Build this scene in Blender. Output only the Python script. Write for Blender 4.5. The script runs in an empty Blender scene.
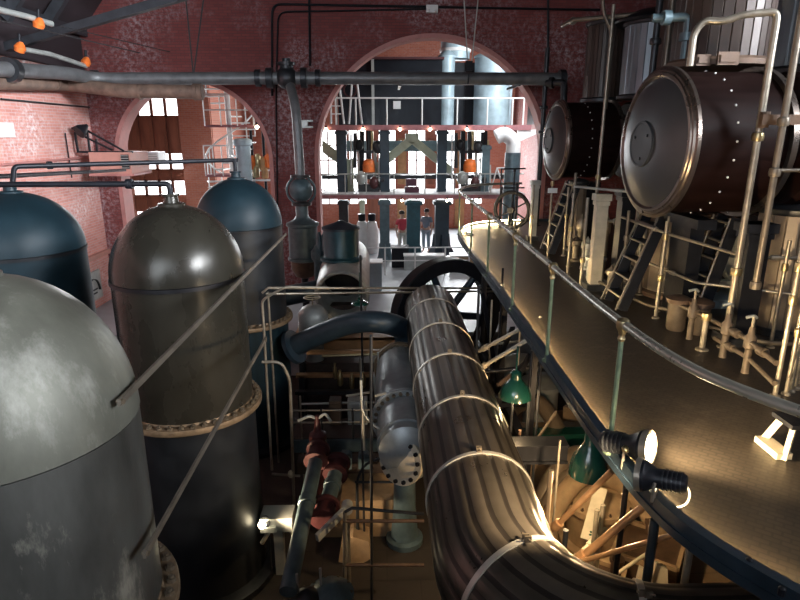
import bpy, math, random
from math import sin, cos, pi, radians, sqrt, atan2
from mathutils import Vector as V, Matrix, Quaternion
random.seed(7)
scene = bpy.context.scene
col = scene.collection

# ------------------------------------------------------------------ camera
FPX, PITCH, YAW, EYE = 590.0, radians(15.9), radians(1.5), V((0, 0, 2.4))
cam_d = bpy.data.cameras.new('camera'); cam = bpy.data.objects.new('camera', cam_d); col.objects.link(cam)
cam_d.sensor_width = 36; cam_d.lens = FPX / 800 * 36; cam_d.clip_start = 0.05; cam_d.clip_end = 200
cam.location = EYE; cam.rotation_euler = (pi/2 - PITCH, 0, -YAW)
scene.camera = cam
scene.view_settings.view_transform = 'Standard'; scene.view_settings.look = 'None'
scene.view_settings.gamma = 1; scene.view_settings.exposure = 0.4

def ray(px, py):                      # direction of sight through a photo pixel, used to measure the place
    a = (px - 400) / FPX; b = (300 - py) / FPX
    x, y, z = a, cos(PITCH) + b * sin(PITCH), -sin(PITCH) + b * cos(PITCH)
    c, s = cos(YAW), sin(YAW)
    return V((x*c + y*s, -x*s + y*c, z))
def at(px, py, Y): r = ray(px, py); return EYE + r * (Y / r.y)
def az(px, py, Z): r = ray(px, py); return EYE + r * ((Z - EYE.z) / r.z)
def ax(px, py, X): r = ray(px, py); return EYE + r * (X / r.x)

# ------------------------------------------------------------------ materials
def nodes(name):
    m = bpy.data.materials.new(name); m.use_nodes = True
    nt = m.node_tree; b = nt.nodes['Principled BSDF']
    return m, nt, b
def N(nt, t, **kw):
    n = nt.nodes.new(t)
    for k, v in kw.items(): setattr(n, k, v)
    return n
def mixc(nt, fac, a, b):
    n = N(nt, 'ShaderNodeMix', data_type='RGBA')
    for s, v in ((0, fac), (6, a), (7, b)):
        if hasattr(v, 'is_linked') or isinstance(v, bpy.types.NodeSocket): nt.links.new(v, n.inputs[s])
        else: n.inputs[s].default_value = v if s == 0 else (*v, 1)
    return n.outputs[2]
def ramp(nt, src, lo, hi):
    n = N(nt, 'ShaderNodeMapRange'); nt.links.new(src, n.inputs[0])
    n.inputs[1].default_value = lo; n.inputs[2].default_value = hi
    return n.outputs[0]
def noise(nt, vec, scale, detail=5, rough=.6):
    n = N(nt, 'ShaderNodeTexNoise'); n.inputs['Scale'].default_value = scale
    n.inputs['Detail'].default_value = detail; n.inputs['Roughness'].default_value = rough
    if vec: nt.links.new(vec, n.inputs['Vector'])
    return n.outputs['Fac']
def bumpit(nt, b, h, strength, dist=.01):
    n = N(nt, 'ShaderNodeBump'); n.inputs['Strength'].default_value = strength; n.inputs['Distance'].default_value = dist
    nt.links.new(h, n.inputs['Height']); nt.links.new(n.outputs[0], b.inputs['Normal'])
def mat(name, c, rough=.5, metal=0.0, var=.25, scale=6, bump=.15, stretch=(1, 1, 1), worn=None, worn_lo=.56, worn_hi=.66, coat=0):
    m, nt, b = nodes(name)
    tc = N(nt, 'ShaderNodeTexCoord'); mp = N(nt, 'ShaderNodeMapping'); mp.inputs['Scale'].default_value = stretch
    nt.links.new(tc.outputs['Object'], mp.inputs['Vector'])
    f = noise(nt, mp.outputs[0], scale)
    out = mixc(nt, ramp(nt, f, .3, .7), tuple(x * (1 - var) for x in c), tuple(min(1, x * (1 + var)) for x in c))
    if worn:
        g = noise(nt, mp.outputs[0], scale * .55, 8, .7)
        out = mixc(nt, ramp(nt, g, worn_lo, worn_hi), out, worn) if True else out
        out = out
    nt.links.new(out, b.inputs['Base Color'])
    r = N(nt, 'ShaderNodeMapRange'); nt.links.new(f, r.inputs[0])
    r.inputs[1].default_value = .3; r.inputs[2].default_value = .7
    r.inputs[3].default_value = max(.03, rough * .8); r.inputs[4].default_value = min(1, rough * 1.2)
    nt.links.new(r.outputs[0], b.inputs['Roughness'])
    b.inputs['Metallic'].default_value = metal
    if coat: b.inputs['Coat Weight'].default_value = coat; b.inputs['Coat Roughness'].default_value = .15
    if bump: bumpit(nt, b, noise(nt, mp.outputs[0], scale * 5, 4), bump)
    return m
def emit(name, c, s):
    m, nt, b = nodes(name)
    b.inputs['Base Color'].default_value = (*c, 1)
    b.inputs['Emission Color'].default_value = (*c, 1); b.inputs['Emission Strength'].default_value = s
    return m
def brick(name, axes, c1, c2, mortar, white, amount, scale=1.0, rough=.75, bump=.5, rot=0, bw=.22, bh=.07, wscale=.8):
    m, nt, b = nodes(name)
    tc = N(nt, 'ShaderNodeTexCoord'); sp = N(nt, 'ShaderNodeSeparateXYZ'); cb = N(nt, 'ShaderNodeCombineXYZ')
    nt.links.new(tc.outputs['Object'], sp.inputs[0])
    for i, a in enumerate(axes): nt.links.new(sp.outputs[a], cb.inputs[i])
    mp = N(nt, 'ShaderNodeMapping'); mp.inputs['Rotation'].default_value = (0, 0, rot)
    nt.links.new(cb.outputs[0], mp.inputs['Vector'])
    br = N(nt, 'ShaderNodeTexBrick'); nt.links.new(mp.outputs[0], br.inputs['Vector'])
    for k, v in dict(Scale=1/scale, **{'Brick Width': bw, 'Row Height': bh, 'Mortar Size': .008, 'Mortar Smooth': .2, 'Bias': 0}).items(): br.inputs[k].default_value = v
    br.inputs['Color1'].default_value = (*c1, 1); br.inputs['Color2'].default_value = (*c2, 1); br.inputs['Mortar'].default_value = (*mortar, 1)
    cbig = noise(nt, tc.outputs['Object'], .5 * wscale / .8, 3)
    csm = noise(nt, tc.outputs['Object'], 9, 6, .75)
    mul = N(nt, 'ShaderNodeMath', operation='MULTIPLY'); nt.links.new(ramp(nt, cbig, .45, .7), mul.inputs[0]); nt.links.new(ramp(nt, csm, .46, .62), mul.inputs[1])
    m2 = N(nt, 'ShaderNodeMath', operation='MULTIPLY'); nt.links.new(mul.outputs[0], m2.inputs[0]); m2.inputs[1].default_value = amount
    nt.links.new(mixc(nt, m2.outputs[0], br.outputs['Color'], white), b.inputs['Base Color'])
    b.inputs['Roughness'].default_value = rough
    if bump: bumpit(nt, b, br.outputs['Fac'], -bump if bump else 0, .01)
    return m

M = {}
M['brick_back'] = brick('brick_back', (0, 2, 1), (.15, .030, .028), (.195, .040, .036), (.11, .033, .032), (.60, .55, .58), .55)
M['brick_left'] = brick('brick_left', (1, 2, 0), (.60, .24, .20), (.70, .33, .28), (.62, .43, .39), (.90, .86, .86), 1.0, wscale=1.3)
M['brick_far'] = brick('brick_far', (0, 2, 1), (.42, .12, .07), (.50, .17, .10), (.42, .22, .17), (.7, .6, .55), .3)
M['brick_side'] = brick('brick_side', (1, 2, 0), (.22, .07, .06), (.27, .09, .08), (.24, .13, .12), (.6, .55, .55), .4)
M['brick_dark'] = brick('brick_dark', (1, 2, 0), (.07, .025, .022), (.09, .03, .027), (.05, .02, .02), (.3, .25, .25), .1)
M['arch_pink'] = mat('arch_pink', (.46, .20, .18), .6, 0, .15, 4)
M['tile'] = brick('gallery_tile', (0, 1, 2), (.036, .029, .022), (.048, .039, .029), (.025, .020, .016), (.17, .135, .105), .35, rough=.45, rot=radians(38), bw=.10, bh=.05, bump=.25)
M['stone_floor_shaded'] = brick('stone_floor_shaded', (0, 1, 2), (.030, .024, .020), (.036, .029, .024), (.02, .016, .014), (.08, .06, .04), .3, rough=.85, bw=.9, bh=.6, bump=.3)  # pit stone blackened: shade of the unlit left pit put into its colour
M['rear_floor'] = mat('rear_floor', (.34, .36, .38), .35, 0, .15, 3)
M['roof_dark'] = mat('roof_dark', (.030, .022, .026), .7, 0, .4, 3, .2, (1, .15, 1))
M['roof_steel'] = mat('roof_steel', (.035, .038, .045), .5, .2)
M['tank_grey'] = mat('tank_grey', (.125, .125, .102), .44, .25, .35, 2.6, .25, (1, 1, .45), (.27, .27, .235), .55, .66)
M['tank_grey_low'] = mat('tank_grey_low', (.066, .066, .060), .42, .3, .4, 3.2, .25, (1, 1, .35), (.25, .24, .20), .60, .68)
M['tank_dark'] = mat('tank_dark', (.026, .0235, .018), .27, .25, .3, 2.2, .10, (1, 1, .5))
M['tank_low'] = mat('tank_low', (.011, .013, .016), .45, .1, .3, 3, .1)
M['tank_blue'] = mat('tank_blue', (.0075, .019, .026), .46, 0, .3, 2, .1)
M['band_black'] = mat('band_black', (.012, .012, .014), .4, .3)
M['flange'] = mat('flange', (.20, .14, .085), .55, .4, .4, 8, .3)
M['bolt'] = mat('bolt', (.15, .12, .085), .5, .5)
M['black'] = mat('black', (.013, .014, .018), .42, .2)
M['steel_dark'] = mat('steel_dark', (.035, .038, .043), .4, .5)
M['navy'] = mat('navy', (.020, .036, .052), .4, .2)
M['teal'] = mat('teal', (.018, .065, .085), .38, .2)
M['teal_grey'] = mat('teal_grey', (.085, .13, .15), .4, .2, .3, 5)
M['grey_pipe'] = mat('grey_pipe', (.16, .165, .17), .45, .4, .25, 4)
M['brown_pipe'] = mat('brown_pipe', (.19, .125, .095), .6, .2, .4, 4)
M['iron_red'] = mat('iron_red', (.075, .022, .024), .5, .1)
M['cast'] = mat('cast', (.27, .30, .31), .38, .3, .25, 4, .12, (1, 1, 1), (.36, .33, .26), .6, .72)
M['cream'] = mat('cream', (.48, .43, .33), .5, 0, .2, 5)
M['white'] = mat('white', (.75, .75, .74), .45, 0, .08, 5)
M['pale'] = mat('pale', (.42, .44, .42), .4, .3, .2, 4)
M['lag_a'] = mat('lag_a', (.080, .068, .054), .32, .6, .2, 3, .04)
M['lag_b'] = mat('lag_b', (.105, .088, .070), .32, .6, .2, 3, .04)
M['lag_c'] = mat('lag_c', (.022, .018, .015), .4, .4, .2, 3, .04)
M['strap'] = mat('strap', (.50, .47, .41), .38, .5, .1, 8)
M['head_steel'] = mat('head_steel', (.058, .061, .067), .40, .45, .12, 1.5, .02)
M['hub_steel'] = mat('hub_steel', (.04, .045, .052), .6, .2, .1, 2, 0)
M['rim_bronze'] = mat('rim_bronze', (.17, .14, .12), .3, .85, .2, 4)
M['mahogany'] = mat('mahogany', (.011, .0045, .0038), .55, 0, .4, 4, .1, (.3, 1, 4))
M['lag_brown'] = mat('lag_brown', (.048, .033, .027), .45, .15, .35, 3, .1, (1, 1, .25))
M['lag_steel'] = mat('lag_steel', (.23, .26, .29), .38, .5, .25, 3, .1, (1, 1, .25))
M['lag_tan'] = mat('lag_tan', (.19, .15, .11), .45, .2, .3, 4, .15, (1, 1, .3))
for k_, v_ in (('mahogany', .08), ('tank_blue', .25), ('tank_dark', .4), ('black', .25)): M[k_].node_tree.nodes['Principled BSDF'].inputs['Specular IOR Level'].default_value = v_
M['brass'] = mat('brass', (.42, .34, .19), .34, .9, .15, 6)
M['rail'] = mat('rail', (.36, .35, .29), .28, .55, .12, 3, 0)
M['stanchion'] = mat('stanchion', (.22, .30, .20), .34, .55, .3, 9, .1)
M['rod'] = mat('rod', (.30, .27, .22), .36, .6, .25, 8)
M['copper'] = mat('copper', (.42, .24, .12), .38, .5, .2, 8)
M['bar'] = mat('bar', (.17, .145, .115), .4, .5, .25, 6)
M['green'] = mat('green', (.012, .075, .055), .22, 0, .2, 5, .03, coat=.5)
M['drain_iron'] = mat('drain_iron', (.11, .085, .062), .5, .3, .3, 8, .2)
M['stone'] = mat('stone', (.36, .25, .145), .85, 0, .3, 4, .5)
M['rust'] = mat('rust', (.12, .075, .05), .6, .3, .35, 6)
M['girder'] = mat('girder', (.075, .055, .047), .5, .3, .3, 6)
M['pinkbox'] = mat('pinkbox', (.52, .25, .20), .6, 0, .12, 5)
M['wood'] = mat('wood', (.30, .10, .055), .5, 0, .35, 3, .1, (1, 1, .2))
M['tan_panel'] = mat('tan_panel', (.45, .25, .11), .5, 0, .3, 3, .1)
M['aframe'] = mat('aframe', (.40, .44, .33), .5, 0, .15, 5)
M['pale_blue'] = mat('pale_blue', (.36, .47, .52), .45, .1, .25, 2, .05)
M['dark_casing'] = mat('dark_casing', (.007, .010, .015), .35, .3, .3, 4, .05)
M['slab_edge'] = mat('slab_edge', (.30, .12, .13), .6)
M['slab_top'] = mat('slab_top', (.5, .5, .5), .6)
M['orange'] = mat('orange', (.75, .17, .03), .4)
M['purple'] = mat('purple', (.07, .02, .035), .6)
M['skin'] = mat('skin', (.55, .34, .26), .5, 0, .05)
M['hair'] = mat('hair', (.03, .02, .015), .6)
M['shirt_red'] = mat('shirt_red', (.62, .06, .09), .7, 0, .1)
M['shirt_grey'] = mat('shirt_grey', (.17, .2, .25), .7, 0, .1)
M['jeans'] = mat('jeans', (.30, .36, .42), .8, 0, .1)
M['khaki'] = mat('khaki', (.55, .5, .45), .8, 0, .1)
M['cable'] = mat('cable', (.02, .02, .022), .6)
M['day'] = emit('daylight_pane', (.93, .97, 1.0), 3.0)
M['day_hall'] = emit('daylight_hall_pane', (.82, .90, 1.0), 2.5)
M['bulb'] = emit('bulb', (1, .66, .30), 14)
M['flood'] = emit('flood_lens', (1, .84, .55), 22)
M['strip'] = emit('strip_lamp', (1, .72, .36), 185)

# ------------------------------------------------------------------ mesh builder
class MB:
    def __init__(s): s.v = []; s.f = []; s.m = []
    def add(s, vs, fs, mi=0):
        o = len(s.v); s.v += [tuple(p) for p in vs]
        for f in fs: s.f.append(tuple(i + o for i in f)); s.m.append(mi)
        return s
    def box(s, c, d, rot=None, mi=0):
        c = V(c); d = V(d) / 2; R = rot or Matrix.Identity(3)
        vs = [c + R @ V((x*d.x, y*d.y, z*d.z)) for x in (-1, 1) for y in (-1, 1) for z in (-1, 1)]
        return s.add(vs, [(0,1,3,2),(4,6,7,5),(0,4,5,1),(2,3,7,6),(0,2,6,4),(1,5,7,3)], mi)
    def bar(s, a, b, w, h, up=(0, 0, 1)):       # rectangular bar from a to b
        a, b = V(a), V(b); d = (b - a); L = d.length; d.normalize()
        x = V(up).cross(d)
        if x.length < 1e-4: x = V((1, 0, 0)).cross(d)
        x.normalize(); z = d.cross(x)
        R = Matrix((x, d, z)).transposed()
        return s.box((a + b) / 2, (w, L, h), R)
    def lathe(s, prof, o=(0, 0, 0), axis=(0, 0, 1), seg=32, mi=0, ang=None):
        o = V(o); q = V((0, 0, 1)).rotation_difference(V(axis).normalized())
        n = len(prof); vs = []; fs = []
        for i in range(seg):
            t = 2 * pi * i / seg
            for r, h in prof: vs.append(o + q @ V((r*cos(t), r*sin(t), h)))
        for i in range(seg):
            j = (i + 1) % seg
            for k in range(n - 1): fs.append((i*n+k, j*n+k, j*n+k+1, i*n+k+1))
        if prof[0][0] > 1e-5: fs.append(tuple(i*n for i in reversed(range(seg))))
        if prof[-1][0] > 1e-5: fs.append(tuple(i*n+n-1 for i in range(seg)))
        return s.add(vs, fs, mi)
    def tubeshell(s, prof, o, axis, seg=32):     # closed ring profile (no caps)
        o = V(o); q = V((0, 0, 1)).rotation_difference(V(axis).normalized()); n = len(prof); vs = []; fs = []
        for i in range(seg):
            t = 2 * pi * i / seg
            for r, h in prof: vs.append(o + q @ V((r*cos(t), r*sin(t), h)))
        for i in range(seg):
            j = (i + 1) % seg
            for k in range(n): l = (k+1) % n; fs.append((i*n+k, j*n+k, j*n+l, i*n+l))
        return s.add(vs, fs)
    def cyl(s, a, b, r, r2=None, seg=16):
        a, b = V(a), V(b); return s.lathe([(r, 0), (r if r2 is None else r2, (b-a).length)], a, b - a, seg)
    def sphere(s, c, r, seg=16, sz=1):
        return s.lathe([(r*sin(pi*k/10) if 0 < k < 10 else 0, -r*sz*cos(pi*k/10)) for k in range(11)], c, (0, 0, 1), seg)
    def tube(s, pts, r, seg=10, fillet=0, closed=False):
        pts = [V(p) for p in pts]
        if fillet: pts = fil(pts, fillet)
        fr = frames(pts, closed); n = len(pts); vs = []; fs = []
        for p, (x, y) in zip(pts, fr):
            for k in range(seg): t = 2*pi*k/seg; vs.append(p + (x*cos(t) + y*sin(t)) * r)
        for i in range(n if closed else n - 1):
            j = (i + 1) % n
            for k in range(seg): l = (k+1) % seg; fs.append((i*seg+k, i*seg+l, j*seg+l, j*seg+k))
        if not closed: fs += [tuple(reversed(range(seg))), tuple((n-1)*seg + k for k in range(seg))]
        return s.add(vs, fs)
    def prism(s, poly, z0, z1):                  # polygon in xy raised from z0 to z1
        n = len(poly); vs = [(x, y, z0) for x, y in poly] + [(x, y, z1) for x, y in poly]
        fs = [tuple(reversed(range(n))), tuple(range(n, 2*n))] + [(i, (i+1) % n, n + (i+1) % n, n + i) for i in range(n)]
        return s.add(vs, fs)
    def plate(s, poly, origin, ux, uy, th):      # planar polygon given thickness
        o, ux, uy = V(origin), V(ux), V(uy); nn = ux.cross(uy).normalized() * th; n = len(poly)
        b = [o + ux*x + uy*y for x, y in poly]; vs = b + [p + nn for p in b]
        fs = [tuple(reversed(range(n))), tuple(range(n, 2*n))] + [(i, (i+1) % n, n + (i+1) % n, n + i) for i in range(n)]
        return s.add(vs, fs)
    def build(s, name, m, parent=None, smooth=True, keep=False):
        me = bpy.data.meshes.new(name)
        if keep: c = V((0, 0, 0))
        else:
            lo = V([min(p[i] for p in s.v) for i in range(3)]); hi = V([max(p[i] for p in s.v) for i in range(3)])
            c = V(((lo.x+hi.x)/2, (lo.y+hi.y)/2, lo.z))
        me.from_pydata([V(p) - c for p in s.v], [], s.f)
        ms = m if isinstance(m, (list, tuple)) else [m]
        for k in ms: me.materials.append(M[k])
        if len(ms) > 1:
            for p, k in zip(me.polygons, s.m): p.material_index = k
        if smooth:
            for p in me.polygons: p.use_smooth = True
            me.set_sharp_from_angle(angle=radians(38))
        me.update()
        o = bpy.data.objects.new(name, me); col.objects.link(o); o.location = c
        if parent is not None:
            o.parent = parent
            o.location = c - gloc(parent)
        return o
def gloc(o):
    p = V(o.location)
    while o.parent: o = o.parent; p = p + V(o.location)
    return p
def fil(pts, r):
    out = [pts[0]]
    for i in range(1, len(pts) - 1):
        p = pts[i]; a = pts[i-1] - p; b = pts[i+1] - p
        d = min(r, a.length * .48, b.length * .48); a = a.normalized() * d; b = b.normalized() * d
        for k in range(7):
            t = k / 6; out.append((p + a) * (1-t)**2 + p * 2*t*(1-t) + (p + b) * t*t)
    out.append(pts[-1]); return out
def frames(pts, closed=False):
    n = len(pts); T = []
    for i in range(n):
        a = pts[i-1] if (i or closed) else pts[0]; b = pts[(i+1) % n] if (i < n-1 or closed) else pts[-1]
        T.append((b - a).normalized())
    up = V((0, 0, 1)) if abs(T[0].z) < .9 else V((0, 1, 0))
    x = up.cross(T[0]).normalized(); out = []
    for i in range(n):
        if i:
            q = T[i-1].rotation_difference(T[i]); x = q @ x
            x = (x - T[i] * x.dot(T[i])).normalized()
        out.append((x, T[i].cross(x)))
    return out

def tag(o, label, cat, group=None):
    o['label'] = label; o['category'] = cat
    if group: o['group'] = group
    return o
def thing(name, label, cat, loc=(0, 0, 0), group=None):
    o = bpy.data.objects.new(name, None); col.objects.link(o); o.location = loc; o.empty_display_size = .1
    return tag(o, label, cat, group)
def one(name, mb, m, label, cat, group=None, smooth=True):
    return tag(mb.build(name, m, None, smooth), label, cat, group)
def struct(name, mb, m, smooth=False, parent=None):
    o = mb.build(name, m, parent, smooth, keep=parent is None); 
    if parent is None: o['kind'] = 'structure'
    return o
def kids(o): return [c for c in bpy.data.objects if c.parent == o]
def dup(o, loc=None, rz=None, label=None, parent=None):
    ch = kids(o); c = o.copy(); col.objects.link(c)
    if parent is not None: c.parent = parent
    if loc is not None: c.location = loc
    if rz is not None: c.rotation_euler = (0, 0, rz)
    if label: c['label'] = label
    for k in ch: dup(k, parent=c)
    return c
def bolts(parent, o, axis, r, n, size=.03, h=.03, a0=0, a1=2*pi, m='bolt'):
    """hexagonal bolt heads round a flange, each a part of its own"""
    q = V((0, 0, 1)).rotation_difference(V(axis).normalized()); first = None
    for k in range(n):
        t = a0 + (a1 - a0) * k / n
        p = V(o) + q @ V((r*cos(t), r*sin(t), 0))
        if first is None:
            b = MB(); b.lathe([(size*.55, 0), (size*.55, h*.6), (size*.3, h*.6), (size*.3, h)], p, axis, 6)
            first = b.build('bolt', m, parent, False); p0 = V(first.location) - p
        else:
            c = first.copy(); col.objects.link(c); c.parent = parent; c.location = p + p0
def lamp(name, kind, loc, energy, color, **kw):
    d = bpy.data.lights.new(name, kind); d.energy = energy; d.color = color
    aim = kw.pop('aim', None)
    for k, v in kw.items(): setattr(d, k, v)
    o = bpy.data.objects.new(name, d); col.objects.link(o); o.location = loc
    if aim is not None: o.rotation_euler = (V(aim) - V(loc)).to_track_quat('-Z', 'Y').to_euler()
    return o

# ================================================================== SETTING
PIT, REAR = -3.4, -2.3
WB, WT = 17.0, .55                        # back wall face and thickness
ARCH = [(1.32, 3.15, 1.66), (-5.27, 2.07, 1.62)]
def archz(x):
    for cx, r, sp in ARCH:
        if abs(x - cx) < r - 1e-6: return sp + sqrt(max(0, r*r - (x-cx)**2))
    return None
xs = set([-8.6, 9.4])
for cx, r, sp in ARCH:
    for k in range(33): xs.add(round(cx - r * cos(pi*k/32), 4))
xs = sorted(xs)
w = MB(); TOP = 9.0
for a, b in zip(xs, xs[1:]):
    za, zb = archz(a), archz(b); inside = archz((a+b)/2) is not None
    if inside:
        sp = [s for cx, r, s in ARCH if abs((a+b)/2-cx) < r][0]
        za = za if za is not None else sp; zb = zb if zb is not None else sp
    else: za = zb = PIT
    for y, fl in ((WB, 0), (WB+WT, 1)):
        q = [(a, y, za), (b, y, zb), (b, y, TOP), (a, y, TOP)]
        w.add(q if not fl else q[::-1], [(0, 1, 2, 3)])
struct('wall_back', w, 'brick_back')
for i, (cx, r, sp) in enumerate(ARCH):
    t = MB(); prof = [(cx - r, REAR)] + [(cx - r*cos(pi*k/48), sp + r*sin(pi*k/48)) for k in range(49)] + [(cx + r, REAR)]
    po = [(cx - r - .11, REAR)] + [(cx - (r+.11)*cos(pi*k/48), sp + (r+.11)*sin(pi*k/48)) for k in range(49)] + [(cx + r + .11, REAR)]
    n = len(prof); vs = []
    for (x, z), (X, Z) in zip(prof, po): vs += [(x, WB+WT+.02, z), (x, WB-.04, z), (X, WB-.04, Z), (X, WB-.0, Z)]
    t.add(vs, [(4*k+j, 4*k+j+1, 4*k+j+5, 4*k+j+4) for k in range(n-1) for j in range(3)])
    struct('trim_%d' % (i+1), t, 'arch_pink', True)
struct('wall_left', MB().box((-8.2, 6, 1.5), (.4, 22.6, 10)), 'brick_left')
rw = MB(); e0 = -5.3
for y in (-2.6, .6, 3.8, 17.3):
    l, rr = (y-1.1, y+1.1) if y < 17 else (17.3, 17.3)
    rw.box((9.3, (e0+l)/2, 2.8), (.4, l-e0, 12.6))
    if y < 17: rw.box((9.3, y, .35), (.4, 2.2, 7.7)); rw.box((9.3, y, 8.35), (.4, 2.2, 1.5))
    e0 = rr
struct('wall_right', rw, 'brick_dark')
struct('floor_balcony', MB().box((0, -1.95, .70), (16, 5.7, .16)), 'girder')
struct('ceiling', MB().box((.6, 6, 9.1), (18.4, 23, .2)), 'roof_dark')
rf = MB(); rf.add([(-8.02, -5, 4.75), (-8.02, 16.98, 4.75), (-4.5, 16.98, 9), (-4.5, -5, 9), (-8.2, -5, 4.9), (-8.2, 16.98, 4.9), (-4.7, 16.98, 9.15), (-4.7, -5, 9.15)],
    [(0,1,2,3), (7,6,5,4), (0,3,7,4), (1,5,6,2), (3,2,6,7), (0,4,5,1)])
struct('ceiling_slope', rf, 'roof_dark')
struct('trim_5', MB().box((-7.97, 5.99, 4.36), (.10, 21.9, .84)), 'roof_dark')
struct('floor', MB().box((.6, 4.3, PIT-.1), (18, 18.6, .2)), 'stone_floor_shaded')
M['stone_floor_lit'] = brick('stone_floor_lit', (0, 1, 2), (.24, .16, .09), (.28, .19, .11), (.16, .105, .06), (.4, .3, .2), .3, rough=.85, bw=.9, bh=.6, bump=.3)  # same pit stone in its lit tan tone, for the lamplit side
struct('floor_paving', MB().box((5.2, 5.6, PIT-.04), (7.4, 11.8, .12)), 'stone_floor_lit')
struct('floor_rear', MB().prism([(-8, 13.6), (9, 13.6), (9, 17.0), (9, 31), (-13, 31), (-13, 17.6), (-8, 17.6)], PIT-.19, REAR), 'rear_floor')
# near end wall behind the viewer, with tall daylight windows
HW = [-6.5, -4.3, -2.1, .1]
nw = MB(); e0 = -8.4
for x in HW + [9.4]:
    l, rr = (x-.75, x+.75) if x != 9.4 else (9.4, 9.4)
    nw.box(((e0+l)/2, -5, 2.8), (l-e0, .4, 12.6))
    if x != 9.4:
        nw.box((x, -5, -1.2), (1.5, .4, 4.6)); nw.box((x, -5, 8.0), (1.5, .4, 2.2))
    e0 = rr
struct('wall_front', nw, 'brick_left')
def window(name, x, y, z0, z1, wd, nx, nz, pane, m='white', dy=-1, t=.06):
    fr = MB()
    for k in range(nx + 1): fr.box((x - wd/2 + wd*k/nx, y, (z0+z1)/2), (t, .08, z1-z0))
    for k in range(nz + 1): fr.box((x, y, z0 + (z1-z0)*k/nz), (wd, .08, t))
    o = struct(name, fr, m)
    p = MB().box((x, y - dy*.03, (z0+z1)/2), (wd, .02, z1-z0)).build('pane', pane, o, False)
wn = 1
for x in HW: window('window_%d' % wn, x, -4.9, 1.1, 6.9, 1.5, 3, 6, 'day_hall', 'white', 1); wn += 1

def side_window(name, x, y, z0, z1, wd, nx, nz, pane, sx):
    fr = MB(); t = .06
    for k in range(nx + 1): fr.box((x, y - wd/2 + wd*k/nx, (z0+z1)/2), (.08, t, z1-z0))
    for k in range(nz + 1): fr.box((x, y, z0 + (z1-z0)*k/nz), (.08, wd, t))
    o = struct(name, fr, 'white')
    MB().box((x + sx*.03, y, (z0+z1)/2), (.02, wd, z1-z0)).build('pane', pane, o, False)
for y in (-2.6, .6, 3.8): side_window('window_%d' % wn, 9.2, y, 4.2, 7.6, 2.2, 3, 4, 'day_hall', 1); wn += 1
side_window('window_%d' % wn, 6.26, 19.4, 3.9, 6.6, 1.9, 3, 4, 'day', 1); wn += 1  # unseen window added to go with the lamp on the pale tanks

# rear room
FW = 30.0
fx = [-4.2, -2.75, -1.3, .15, 1.6, 3.05, 4.5]
fw = MB(); e0 = -6.8
for x in fx + [7.0]:
    l, rr = (x-.43, x+.43) if x < 7 else (7, 7)
    fw.box(((e0+l)/2, FW, 3.2), (l-e0, .4, 12.4))
    if x < 7: fw.box((x, FW, -2.05), (.86, .4, 1.9)); fw.box((x, FW, 5.95), (.86, .4, 6.9))
    e0 = rr
struct('wall_far', fw, 'brick_far')
for x in fx: window('window_%d' % wn, x, FW-.1, -1.1, 2.5, .86, 2, 5, 'day', 'wood'); wn += 1
struct('wall_rear_right', MB().box((6.5, 23.8, 3), (.4, 12.5, 13)), 'brick_side')
struct('wall_rear_left', MB().box((-13, 20.8, 3), (.4, 6.5, 13)), 'brick_side')
struct('ceiling_rear', MB().box((-3.3, 24, 9.1), (19.8, 13, .2)), 'roof_dark')
# left part of the rear room: wall with a tall gridded window and wooden panels
LY = 24.0
lw = MB()
lw.box((-11.5, LY, 3), (3.2, .4, 12.6)); lw.box((-7.25, LY, 3), (1.2, .4, 12.6))
lw.box((-8.87, LY, -2.6), (2.1, .4, 1.6)); lw.box((-8.87, LY, 6.9), (2.1, .4, 4.6)); lw.box((-6.75, 27, 3), (.25, 6.2, 12.6))
struct('wall_rear_side', lw, 'brick_far')
for z0, z1, nz in ((2.95, 4.6, 1), (.95, 1.65, 1), (-.05, .6, 1), (-1.8, -.6, 1)):
    window('window_%d' % wn, -8.87, LY-.1, z0, z1, 2.1, 4, nz, 'day', 'wood', t=.11); wn += 1
wp = MB()
for z0, z1 in ((1.65, 2.95), (.6, .95), (-.6, -.05)):
    for k in range(4):
        wp.box((-8.87 - 1.05 + .2625 + k*.525, LY-.12, (z0+z1)/2), (.50, .10, z1-z0-.03))
        wp.box((-8.87 - 1.05 + .2625 + k*.525, LY-.18, (z0+z1)/2), (.33, .04, max(.06, z1-z0-.25)))
struct('trim_3', wp, 'wood')

# ---------------------------------------------------------------- gallery (raised deck the right-hand engines stand on)
edge = [(3.6, .9), (2.95, 1.55), (2.5, 2.03), (2.15, 2.53), (1.95, 2.85), (1.81, 3.2), (1.75, 3.7), (1.73, 4.5), (1.75, 6), (1.77, 8), (1.77, 11), (1.76, 13.4), (1.80, 14.3), (1.95, 15.0), (2.25, 15.6), (2.7, 16.0), (3.4, 16.25), (5, 16.35), (9.05, 16.35)]
ed3 = fil([V((x, y, 0)) for x, y in edge], .35)
struct('floor_gallery', MB().prism([(p.x, p.y) for p in ed3] + [(9.05, .9)], -.1, 0), 'tile')
def offs(pts, d):
    out = []
    for i, p in enumerate(pts):
        t = (pts[min(i+1, len(pts)-1)] - pts[max(i-1, 0)]).normalized(); out.append(p + V((-t.y, t.x, 0)) * -d)
    return out
def ribbon(pts, w, h, z):                 # rectangular section swept along a plan curve
    mb = MB(); L = offs(pts, -w/2); R = offs(pts, w/2); n = len(pts); vs = []
    for a, b in zip(L, R): vs += [(a.x, a.y, z), (b.x, b.y, z), (b.x, b.y, z+h), (a.x, a.y, z+h)]
    fs = [(4*i+j, 4*i+(j+1) % 4, 4*i+4+(j+1) % 4, 4*i+4+j) for i in range(n-1) for j in range(4)]
    return mb.add(vs, fs + [(3, 2, 1, 0), (4*n-4, 4*n-3, 4*n-2, 4*n-1)])
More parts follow.
